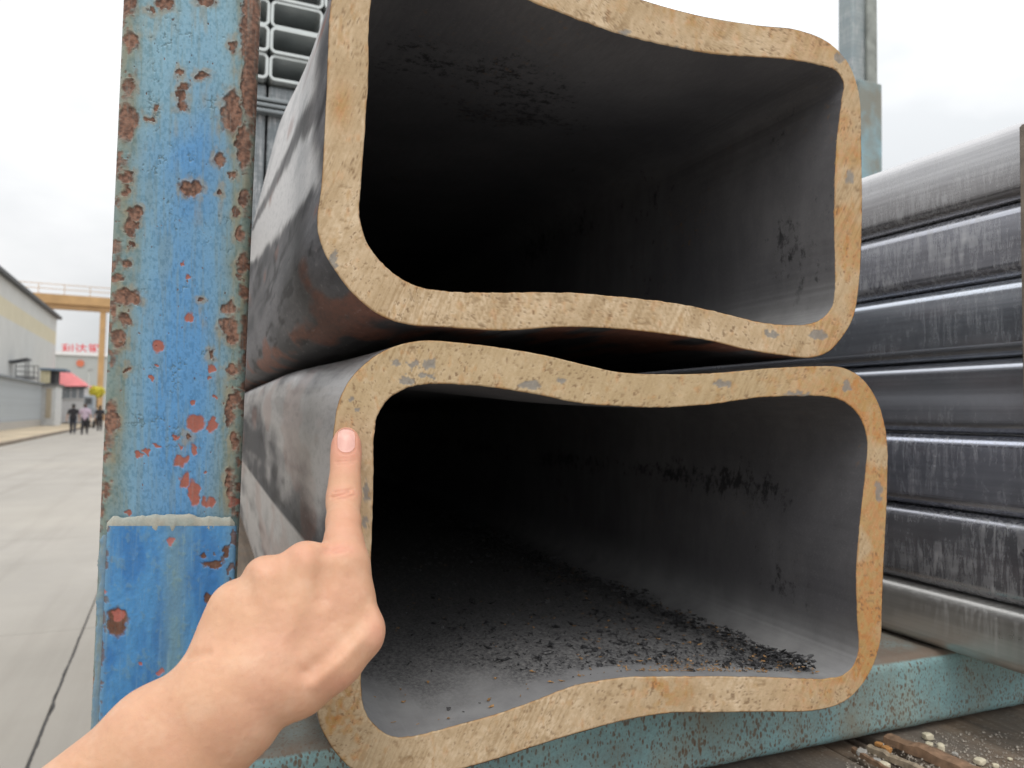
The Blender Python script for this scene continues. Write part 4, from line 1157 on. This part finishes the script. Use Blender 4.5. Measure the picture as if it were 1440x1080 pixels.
lying('wood_batten', on_z(1248, 1043, zz), on_z(1400, 1105, zz), 0.016, 0.008, BRW, 'brown wooden batten lying on the deck between the pale chips', 'batten', 3)
lying('wood_splinter', on_z(1222, 1056, zz), on_z(1318, 1098, zz), 0.007, 0.005, PALW, 'thin pale splinter of wood lying on the deck in front of the beam', 'splinter', 8)
lying('wood_splinter', on_z(1200, 1058, zz), on_z(1268, 1098, zz), 0.004, 0.004, BRW, 'thinnest dark splinter of wood nearest the bare deck board', 'splinter', 12)
def pebble(px, py, spx, mat, label, cat, name, group=None, asp=0.75):
    c = on_z(px, py + spx * 0.3, zz); dist = float(np.dot(c - EYE, FW)); r = spx * dist / FOC * 0.5
    bm = bmesh.new()
    bmesh.ops.create_icosphere(bm, subdivisions=2, radius=1)
    sd_ = random.random() * 50
    q = Matrix.Rotation(random.random() * 6.28, 3, 'Z')
    for v in bm.verts:
        k = 0.8 + 0.45 * float(fbm(np.array(v.co.x * 1.3 + sd_), np.array(v.co.y * 1.3 + v.co.z * 1.7), 3, 2))
        # chipped flat sides
        co_ = v.co * k
        for ax in range(3): co_[ax] = max(-0.72, min(0.72, co_[ax]))
        v.co = q @ Vector((co_.x * 1.35, co_.y * 1.1, co_.z * asp * 1.25))
    zmin = min(v.co.z for v in bm.verts)
    for v in bm.verts: v.co = Vector((c[0], c[1], zz - zmin * r)) + v.co * r
    o = bm_obj(name, bm, mat)
    return tag(o, label, cat, group)
PEB = simple('pale_stone', (0.62, 0.56, 0.42), 0.8, 0, 0.15, 200, 0.3, 0.0005)
PEBG = simple('grey_stone', (0.40, 0.38, 0.35), 0.85, 0, 0.15, 200, 0.3, 0.0005)
ORG = simple('orange_brown_chip', (0.46, 0.22, 0.07), 0.8, 0, 0.25, 200)
gp = 'stone chips on the deck'
pebble(1305, 1036, 13, PEB, 'squarish cream stone chip close against the teal beam', 'stone chip', 'stone_chip', gp)
pebble(1307, 1047, 12, PEB, 'oval cream stone chip between the squarish chip and the batten', 'stone chip', 'stone_chip', gp, 0.6)
pebble(1323, 1053, 12, PEB, 'upright cream stone chip beside the oval chip above the batten', 'stone chip', 'stone_chip', gp, 1.0)
pebble(1378, 1070, 15, PEB, 'large yellowish stone chip alone on the open grey deck', 'stone chip', 'stone_chip', gp, 0.6)
pebble(1400, 1077, 8, PEB, 'small pale stone chip at the frame edge beyond the large yellowish chip', 'stone chip', 'stone_chip', gp)
pebble(1212, 1058, 16, PEBG, 'greyish stone chip next to the bare deck board', 'stone chip', 'stone_chip', gp, 0.6)
pebble(1232, 1070, 13, PEBG, 'greyish stone chip lodged between two thin splinters', 'stone chip', 'stone_chip', gp, 0.6)
pebble(1244, 1075, 14, PEB, 'cream stone chip at the bottom among the splinters', 'stone chip', 'stone_chip', gp, 0.6)
pebble(1420, 1067, 6, PEB, 'tiny white stone chip farthest along the open deck', 'stone chip', 'stone_chip', gp, 0.6)
pebble(1343, 1060, 8, PEBG, 'small grey stone chip in the dust right above the batten', 'stone chip', 'stone_chip', gp, 0.6)
pebble(1236, 1047, 10, ORG, 'dark orange wood chip touching the beam foot', 'wood chip', 'wood_chip', 'orange wood chips', 0.7)
pebble(1247, 1054, 13, ORG, 'bright orange wood chip just in front of the darker one', 'wood chip', 'wood_chip', 'orange wood chips', 0.7)
# grit in the dust
vs, fs = [], []
for i in range(900):
    p = on_z(1190 + 260 * random.random(), 1030 + 60 * random.random(), zz)
    if p[1] > YP - 0.004 or p[1] < 0.2: continue
    s = 0.0004 + 0.0013 * random.random() ** 3; k = len(vs)
    for dx, dy, dz in ((-1, -.6, 0), (1, -.7, 0), (0.2, 1, 0), (0, 0, 1.1)): vs.append(p + np.array([dx, dy, dz]) * s * random.uniform(0.6, 1.3))
    fs += [(k, k + 1, k + 3), (k + 1, k + 2, k + 3), (k + 2, k, k + 3)]
gr = link('grit', mesh('grit', vs, fs), simple('grit', (0.36, 0.32, 0.27), 0.9, 0, 0.5, 400))
tag(gr, 'loose grey grit scattered over the deck in front of the beam', 'grit', kind='stuff')

# ------------------------------------------------------------------ galvanised tubes beside the pipes
def tube_mesh(name, x0, x1, z0, z1, y0, y1, r, t, mats):
    """hollow rounded tube along Y with a sawn end; one mesh"""
    kn = np.array([0.0, 0.14, 0.26, 0.38, 0.5, 0.62, 0.74, 0.86, 1.0]); nk = np.array([0, 18, 31, 38, 45, 52, 59, 72, 90.0])
    na = np.interp((np.linspace(0, 1, 41)[1:] + np.linspace(0, 1, 41)[:-1]) / 2, kn, nk)        # normal angle along the corner
    cx_ = np.concatenate([[0], np.cumsum(-np.sin(np.radians(na)))]); cz_ = np.concatenate([[0], np.cumsum(np.cos(np.radians(na)))])
    corner = np.stack([1 + cx_ / -cx_[-1], cz_ / cz_[-1]], 1)[::4]                             # from (1,0) to (0,1)
    def loop(x0, x1, z0, z1, r):
        P = []
        for cx, cz, s in ((x0 + r, z0 + r, 180), (x1 - r, z0 + r, 270), (x1 - r, z1 - r, 0), (x0 + r, z1 - r, 90)):
            c_, s_ = round(math.cos(R_(s))), round(math.sin(R_(s)))
            for u, v in corner: P.append((cx + r * (u * c_ - v * s_), cz + r * (u * s_ + v * c_)))
        return np.array(P)
    O = loop(x0, x1, z0, z1, r); I = loop(x0 + t, x1 - t, z0 + t, z1 - t, max(r - t, 0.001))
    n = len(O)
    ys = np.concatenate([[y0], np.linspace(y0 + 0.0015, y1, 14)])
    Vo = np.array([[(p[0], y, p[1]) for y in ys] for p in O]); Vi = np.array([[(p[0], y, p[1]) for y in ys] for p in I])
    m = len(ys)
    f = np.vstack([grid_faces(n, m, True), grid_faces(n, m, True, n * m, True)])
    a = np.arange(n) * m; b = a + n * m
    ring = np.stack([a, b, np.roll(b, -1), np.roll(a, -1)], 1)
    a2 = a + m - 1; b2 = b + m - 1
    ring2 = np.stack([a2, np.roll(a2, -1), np.roll(b2, -1), b2], 1)
    return np.vstack([Vo.reshape(-1, 3), Vi.reshape(-1, 3)]), np.vstack([f, ring, ring2]), n
def tube(x0, x1, z0, z1, y0, y1, r, t, mat, endmat, label, group, name='galvanised_tube'):
    V, F, n = tube_mesh(name, x0, x1, z0, z1, y0, y1, r, t, None)
    me = mesh(name, V, F)
    me.materials.append(mat); me.materials.append(endmat)
    mi = np.zeros(len(F), np.int32); mi[-2 * n:] = 1
    me.polygons.foreach_set('material_index', mi)
    sm = np.ones(len(F), bool); sm[-2 * n:] = False
    me.polygons.foreach_set('use_smooth', sm)
    o = link(name, me)
    return tag(o, label, 'steel tube', group)
XT = 0.652
ENDM = simple('tube_cut_end', (0.2, 0.165, 0.13), 0.6, 0.2, 0.3, 90)
ybnd = [166, 279, 387, 500, 613, 731, 857, 950]
names = ['topmost galvanised tube of the stack, pale with chalky runs', 'second tube from the top of the stack, violet grey with white streaks', 'third tube from the top, smooth slate grey with bluish sheen',
         'fourth tube from the top, plain grey in the middle of the stack', 'third tube from the bottom of the stack, mottled violet grey', 'second tube from the bottom, violet grey with pale frost', 'bottom tube of the stack, dull brownish grey, resting on the teal beam']
mats = [GALV[0], GALV[4], GALV[2], GALV[5], GALV[1], GALV[4], GALV[3]]
zs = [on_x(1430, y, XT)[2] for y in ybnd]
zs[-1] = zbt + 0.001
yend = [on_x(x, 500, XT)[1] for x in (1449, 1446, 1452, 1447, 1456, 1452, 1460)]
for i in range(7):
    gap = 0.0012
    tube(XT + (0.0, 0.001, 0, 0.0015, 0.0, 0.001, -0.002)[i], XT + 0.16, zs[i + 1] + gap / 2, zs[i] - gap / 2, yend[i], 6.3, 0.0125, 0.0060, mats[i], ENDM, names[i], 'galvanised tubes stacked beside the pipes')

sk_ = empty('flat_stake', on_x(1440, 900, XT - 0.03))
tag(sk_, 'narrow rusty flat stake leaning against the near ends of the stacked tubes', 'stake')
XS = XT - 0.022
pa = on_x(1432, 176, XS); pb_ = on_x(1443, 930, XS)
bm = bmesh.new()
for p_ in (pa, pb_):
    for dx, dy in ((0, 0), (0, -0.045), (0.012, -0.045), (0.012, 0)): bm.verts.new(Vector(p_) + Vector((dx, dy, 0)))
bm.verts.ensure_lookup_table()
for k in range(4): bm.faces.new([bm.verts[k], bm.verts[(k + 1) % 4], bm.verts[4 + (k + 1) % 4], bm.verts[4 + k]])
bm.faces.new([bm.verts[k] for k in range(4)]); bm.faces.new([bm.verts[4 + k] for k in (3, 2, 1, 0)])
bmesh.ops.bevel(bm, geom=list(bm.edges), offset=0.0015, segments=2, affect='EDGES')
bm_obj('bar', bm, simple('rusty_stake_steel', (0.2, 0.165, 0.13), 0.6, 0.2, 0.35, 60, 0.3, 0.001), sk_)

# distant stanchion behind that stack
YQ = 1.45
fp = empty('stanchion_post', (on_y(1205, 250, YQ)[0], YQ, 1.0))
tag(fp, 'bare grey stanchion post in a pale blue socket behind the stacked tubes', 'post', 'stanchion posts')
FPG = m_galv('weathered_grey_post', (0.22, 0.27, 0.29), (0.34, 0.38, 0.38), (0.4, 0.6), 0.4)
FPG.node_tree.nodes['Principled BSDF'].inputs['Metallic'].default_value = 0.3
DQ = 0.05
xa = on_y(1178, 60, YQ + DQ)[0]; xb = on_y(1231, 60, YQ)[0]; zq = on_y(1236, 121, YQ)[2]
bm = bmesh.new(); add_box(bm, ((xa + xb) / 2, YQ + DQ / 2, 1.95), (xb - xa, DQ, 1.9), 0, 0.006); bm_obj('upper_tube', bm, FPG, fp)
bm = bmesh.new(); add_box(bm, (xb - 0.02, YQ - 0.004, 1.95), (0.036, 0.01, 1.86), 0, 0.003); bm_obj('channel_flange', bm, simple('olive_grey_steel', (0.27, 0.29, 0.27), 0.6, 0.1, 0.3, 30), fp)
xc = on_y(1241, 200, YQ - 0.012)[0]
bm = bmesh.new(); add_box(bm, ((xa + 0.012 + xc) / 2, YQ + 0.02, (1.0 + zq) / 2), (xc - xa - 0.012, 0.064, zq - 1.0), 0, 0.004)
sk = bm_obj('socket', bm, m_beam('pale_blue_socket_paint', (0.2, 0.33, 0.38), (0.27, 0.43, 0.5), (0.33, 0.47, 0.5), 0.5), fp)

# ------------------------------------------------------------------ tubes stacked further back on top of the big pipes
YB = 1.44
d = ray(380, 38); XB = (EYE + d * (YB / d[1]))[0]
zrow = [on_y(379, y, YB)[2] for y in (-42, -3, 36, 74, 111)]
GB = m_galv('galvanised_bundle', (0.46, 0.50, 0.50), (0.62, 0.66, 0.66), (0.3, 0.45), 0.3, 0.8, 0.45)
EB = simple('bright_cut_zinc', (0.56, 0.60, 0.60), 0.45, 0.2, 0.06, 60)
wid = 0.098
rowname = ['row hidden by the frame', 'uppermost full row', 'middle row', 'lowest open row']
for r in range(4):
    for c in range(-1, 2):
        x0 = XB + c * wid
        tube(x0 + 0.0006, x0 + wid - 0.0006, zrow[r + 1] + 0.0006, zrow[r] - 0.0006, YB + random.uniform(-0.004, 0.004), 6.2, 0.0105, 0.0052, GB, EB,
             'open tube end in the %s of the high bundle, %s' % (('top', 'second', 'third', 'lowest')[r] + ' row', ('beside the blue post', 'nearest the pipe', 'hidden by the pipe')[c + 1]), 'open tubes in the high bundle')
ztop = zt + 0.280
zl = [zrow[4], on_y(378, 137, YB)[2], on_y(378, 158, YB)[2], ztop]
DG = m_galv('dark_galvanised', (0.13, 0.15, 0.16), (0.22, 0.24, 0.25), (0.35, 0.5), 0.9)
bun = empty('tube_bundle', (XB + 0.05, YB, ztop))
tag(bun, 'dark grey closed tubes under the open bundle, bound with flat bands', 'tube bundle')
nn = 0
for c in range(-1, 2):
    x0 = XB + c * wid
    for (za, zb_) in ((zl[1], zl[0]), (zl[3], zl[1])):
        bm = bmesh.new(); add_box(bm, (x0 + wid / 2, (YB + 0.02 + 6.2) / 2, (za + zb_) / 2), (wid - 0.002, 6.2 - YB - 0.02, zb_ - za - 0.002), 0, 0.006); bm_obj('closed_tube', bm, DG, bun)
for k, yy in enumerate((139, 147, 155)):
    z_ = on_y(378, yy, YB)[2]
    bm = bmesh.new(); add_box(bm, (XB + wid / 2, YB + 0.012, z_), (wid * 3 + 0.006, 0.02, 0.0075), 0, 0.002); bm_obj('steel_band', bm, simple('band_steel', (0.2, 0.22, 0.23), 0.45, 0.6), bun)

# ------------------------------------------------------------------ the pointing hand
def K(px, py, z):          # modelled in its own frame: x across, y down, z away
    return np.array([(px - 720) / FOC * z, (py - 540) / FOC * z, z])
def rp_(pix, z): return pix * z / FOC
H = SDF((-0.27, 0.02, 0.262), (-0.055, 0.235, 0.436), 0.00095)
def bone(a, b, r1, r2, k=0.006): H.cap(K(*a), K(*b), rp_(r1, a[2]), rp_(r2, b[2]), k)
# forearm and wrist: two parallel bones fattened together
for o1, o2, rr in (((-22, -33), (-24, -34), 50), ((24, 34), (26, 36), 49), ((0, 0), (0, 0), 62)):
    bone((322 + o1[0] * .8, 990 + o1[1] * .8, .340), (238 + o2[0], 1060 + o2[1], .334), rr - 2, rr + 1, 0.012)
    bone((238 + o2[0], 1060 + o2[1], .334), (95 + o2[0] * 1.1, 1180 + o2[1] * 1.1, .325), rr + 1, rr + 6, 0.012)
bone((320, 985, .342), (362, 950, .345), 62, 58, 0.012)
bone((288, 952, .344), (322, 985, .34), 26, 38, 0.01)         # ulna head
# back of the hand
MC = {'i': (482, 792, .372, 31), 'm': (430, 793, .362, 31.5), 'r': (374, 812, .357, 29.5), 'p': (331, 851, .357, 26.5)}
WR = {'i': (412, 950, .348, 40), 'm': (384, 945, .345, 42), 'r': (350, 938, .345, 42), 'p': (322, 926, .349, 37)}
for k in 'imrp':
    a = MC[k]; b = WR[k]
    bone(b[:3], (lerp(b[0], a[0], .55), lerp(b[1], a[1], .55), lerp(b[2], a[2], .55) + .002), b[3], a[3] + 4, 0.012)
    bone((lerp(b[0], a[0], .5), lerp(b[1], a[1], .5), lerp(b[2], a[2], .5) + .002), a[:3], a[3] + 4, a[3], 0.010)
    # palm flesh behind
    bone((b[0] + 6, b[1], b[2] + .014), (a[0] + 2, a[1] + 14, a[2] + .016), b[3] * .85, a[3] * .8, 0.012)
bone((332, 858, .362), (314, 908, .355), 29, 32, 0.012)       # heel of the little-finger side
# curled fingers
def finger(pts, k=0.0035):
    for a, b in zip(pts[:-1], pts[1:]): bone(a[:3], b[:3], a[3], b[3], k)
finger([(430, 795, .364, 29), (434, 812, .398, 25), (424, 868, .408, 22), (418, 898, .388, 19)])
finger([(372, 814, .359, 28), (378, 830, .394, 24), (374, 882, .404, 21), (372, 908, .384, 18)])
finger([(331, 853, .358, 25), (334, 862, .386, 21), (330, 900, .394, 19), (334, 920, .376, 17)])
# index finger, pointing up to the pipe edge
finger([(482, 792, .372, 30), (483, 760, .380, 26), (483, 735, .390, 23.2), (483, 706, .400, 22.8), (484, 694, .404, 22.6), (485, 675, .407, 20.6), (486, 655, .4118, 19.6), (486.5, 640, .4150, 20.0), (487, 622, .4183, 18.2)], 0.003)
bone((487, 624, .4172), (487, 616, .4200), 19.4, 14.5, 0.003)
# flesh between index and thumb
bone((485, 800, .374), (489, 850, .368), 29, 31, 0.010)
bone((489, 850, .368), (470, 905, .360), 31, 34, 0.012)
# thumb: base, knuckle standing out, tip folded in behind
bone((425, 962, .350), (470, 930, .352), 38, 34, 0.012)
bone((470, 930, .352), (506, 893, .360), 31, 30, 0.008)
bone((506, 892, .360), (509, 884, .362), 30, 29, 0.006)
finger([(507, 890, .362, 28), (480, 872, .392, 24), (452, 852, .402, 20), (440, 842, .402, 16)], 0.004)
Vh, Qh = H.mesh()
# normals from the field by mesh averaging
def vnormals(V, Q):
    a, b, c, d = (V[Q[:, i]] for i in range(4))
    fn = np.cross(c - a, d - b)
    N = np.zeros_like(V)
    for i in range(4): np.add.at(N, Q[:, i], fn)
    return N / (np.linalg.norm(N, axis=1)[:, None] + 1e-12)
def smooth_mesh(V, Q, it, lam):
    E = np.vstack([Q[:, [0, 1]], Q[:, [1, 2]], Q[:, [2, 3]], Q[:, [3, 0]]])
    for _ in range(it):
        A = np.zeros_like(V); n_ = np.zeros(len(V))
        np.add.at(A, E[:, 0], V[E[:, 1]]); np.add.at(n_, E[:, 0], 1)
        V = V + lam * (A / n_[:, None] - V)
    return V
Vh = smooth_mesh(Vh, Qh, 3, 0.5)
N = vnormals(Vh, Qh)
if np.mean(np.sum(N * (Vh - Vh.mean(0)), 1)) < 0:
    Qh = Qh[:, ::-1]; N = -N
px = Vh[:, 0] / Vh[:, 2] * FOC + 720; py = Vh[:, 1] / Vh[:, 2] * FOC + 540
front = sstep(0.05, 0.5, -N[:, 2])
def seg_d(ax, ay, bx, by):
    dx, dy = bx - ax, by - ay; t = np.clip(((px - ax) * dx + (py - ay) * dy) / (dx * dx + dy * dy), 0, 1)
    return np.hypot(px - ax - t * dx, py - ay - t * dy), t
disp = np.zeros(len(Vh)); redm = np.zeros(len(Vh))
def groove(pts, depth, w):
    global disp
    best = np.full(len(Vh), 1e9)
    for (a, b) in zip(pts[:-1], pts[1:]):
        d_, t_ = seg_d(*a, *b); best = np.minimum(best, d_)
    disp -= depth * np.exp(-(best / w) ** 2) * front
def ridge(pts, height, w):
    groove(pts, -height, w)
# knuckle creases of the index finger
groove([(466, 699), (480, 695), (492, 691)], .0011, 1.6); groove([(470, 692), (482, 690), (497, 687)], .0007, 1.3); groove([(474, 702), (486, 700), (498, 696)], .0006, 1.4)
groove([(472, 649), (484, 648.5), (500, 647)], .0006, 1.2); groove([(474, 653), (487, 652.5), (498, 651)], .0004, 1.2); groove([(474, 645), (498, 643.5)], .0003, 1.2)
groove([(464, 771), (480, 768), (492, 770)], .0005, 2.2); groove([(470, 778), (486, 775)], .0004, 2)
# dips between the knuckles and tendon ridges
groove([(457, 770), (455, 800), (452, 840)], .0018, 13); groove([(402, 782), (402, 810), (398, 840)], .0013, 12); groove([(345, 805), (350, 830), (352, 850)], .0011, 12)
ridge([(482, 800), (455, 870), (430, 930)], .0005, 11); ridge([(430, 800), (410, 870), (396, 925)], .0004, 11); ridge([(374, 818), (370, 870), (368, 925)], .0003, 11)
# furrow along the thumb metacarpal and crease at the wrist
groove([(432, 945), (466, 917), (498, 884), (514, 866)], .0019, 14)
groove([(262, 926), (276, 921), (292, 917)], .0016, 6); groove([(474, 606), (473.2, 620), (475, 633), (482, 638.5), (487, 639.5), (492, 638.5), (499, 633), (500.5, 620), (499.5, 606)], .0004, 1.3)
ridge([(440, 962), (478, 930), (505, 900)], .0012, 9)
ridge([(360, 930), (400, 900), (425, 860)], .00025, 7)   # veins
# fine wrinkling of the skin across the back
wr_ = fbm(px / 2.6 + 0.4 * py / 2.6, (py - 0.5 * px) / 6.5, 3, 201) - 0.5
disp += wr_ * 0.00030 * front * sstep(770, 800, py)
disp += (fbm(px / 14, py / 14, 3, 210) - 0.5) * 0.0004 * front * sstep(760, 800, py)
def spot(cx, cy, rx, ry, amt):
    global redm
    redm = np.maximum(redm, amt * np.exp(-(((px - cx) / rx) ** 2 + ((py - cy) / ry) ** 2)))
spot(487, 622, 28, 34, .75); spot(483, 694, 22, 10, .5); spot(476, 772, 22, 10, .5); spot(430, 778, 22, 14, .2); spot(372, 798, 22, 14, .18); spot(530, 890, 16, 24, .32); spot(480, 960, 50, 16, .25); spot(484, 730, 20, 40, .18)
Vh2 = Vh + N * disp[:, None]
def cam2world(V): return EYE + V[:, :1] * RT - V[:, 1:2] * UP + V[:, 2:3] * FW
hroot = link('hand', mesh('hand', cam2world(Vh2), Qh), SKIN, None, True)
bm = bmesh.new(); bm.from_mesh(hroot.data); bmesh.ops.recalc_face_normals(bm, faces=bm.faces); bm.to_mesh(hroot.data); bm.free()
a = hroot.data.attributes.new('red', 'FLOAT', 'POINT'); a.data.foreach_set('value', redm.astype(np.float32))
tag(hroot, 'bare left hand and forearm pointing an index finger at the lower pipe edge', 'hand')
# fingernail, laid on the fingertip
fr = np.where((N[:, 2] < -0.05) & (np.abs(px - 487) < 26) & (py > 590) & (py < 650))[0]
def surf_z(qx, qy):
    d_ = (px[fr] - qx) ** 2 + (py[fr] - qy) ** 2
    k = np.argsort(d_)[:6]; w_ = 1 / (d_[k] + 0.15)
    return float((Vh2[fr][k, 2] * w_).sum() / w_.sum())
NU, NV = 17, 20
Vn = np.zeros((NU, NV, 3)); Vn2 = np.zeros((NU, NV, 3))
for i in range(NU):
    u = -1 + 2 * i / (NU - 1)
    for j in range(NV):
        v = j / (NV - 1)
        top_ = 602.2 + 5.5 * abs(u) ** 2.4; bot = 636 - 7.5 * abs(u) ** 2.6
        yy = top_ + (bot - top_) * v
        hw = 12.6 - 1.3 * (1 - v) ** 2 - 0.6 * v ** 3
        xx = 486.8 + u * hw
        z_ = surf_z(xx, max(yy, 605.5))
        lift = 0.0003 * (1 - abs(u) ** 4) * (1 - 0.75 * v ** 3) + 0.00005
        Vn[i, j] = K(xx, yy, z_ - lift); Vn2[i, j] = K(xx, yy, z_ + 0.0006)
nv = NU * NV
fcs = np.vstack([grid_faces(NU, NV), grid_faces(NU, NV, off=nv, flip=True)]).tolist()
idx = np.arange(nv).reshape(NU, NV)
border = list(idx[:, 0]) + list(idx[-1, 1:]) + list(idx[-2::-1, -1]) + list(idx[0, -2:0:-1])
for a_, b_ in zip(border, border[1:] + border[:1]): fcs.append((int(a_), int(b_), int(b_ + nv), int(a_ + nv)))
nn_ = NB('fingernail')
zz_ = nn_.noise(1, 2, 0.5, nn_.coord((300, 300, 30)))
nmat = nn_.done(nn_.ramp(zz_, [(0.3, (0.72, 0.40, 0.34)), (0.7, (0.76, 0.46, 0.39))]), 0.38, 0.0, None, 0.4)
link('fingernail', mesh('fingernail', cam2world(np.vstack([Vn.reshape(-1, 3), Vn2.reshape(-1, 3)])), fcs), nmat, hroot, True)
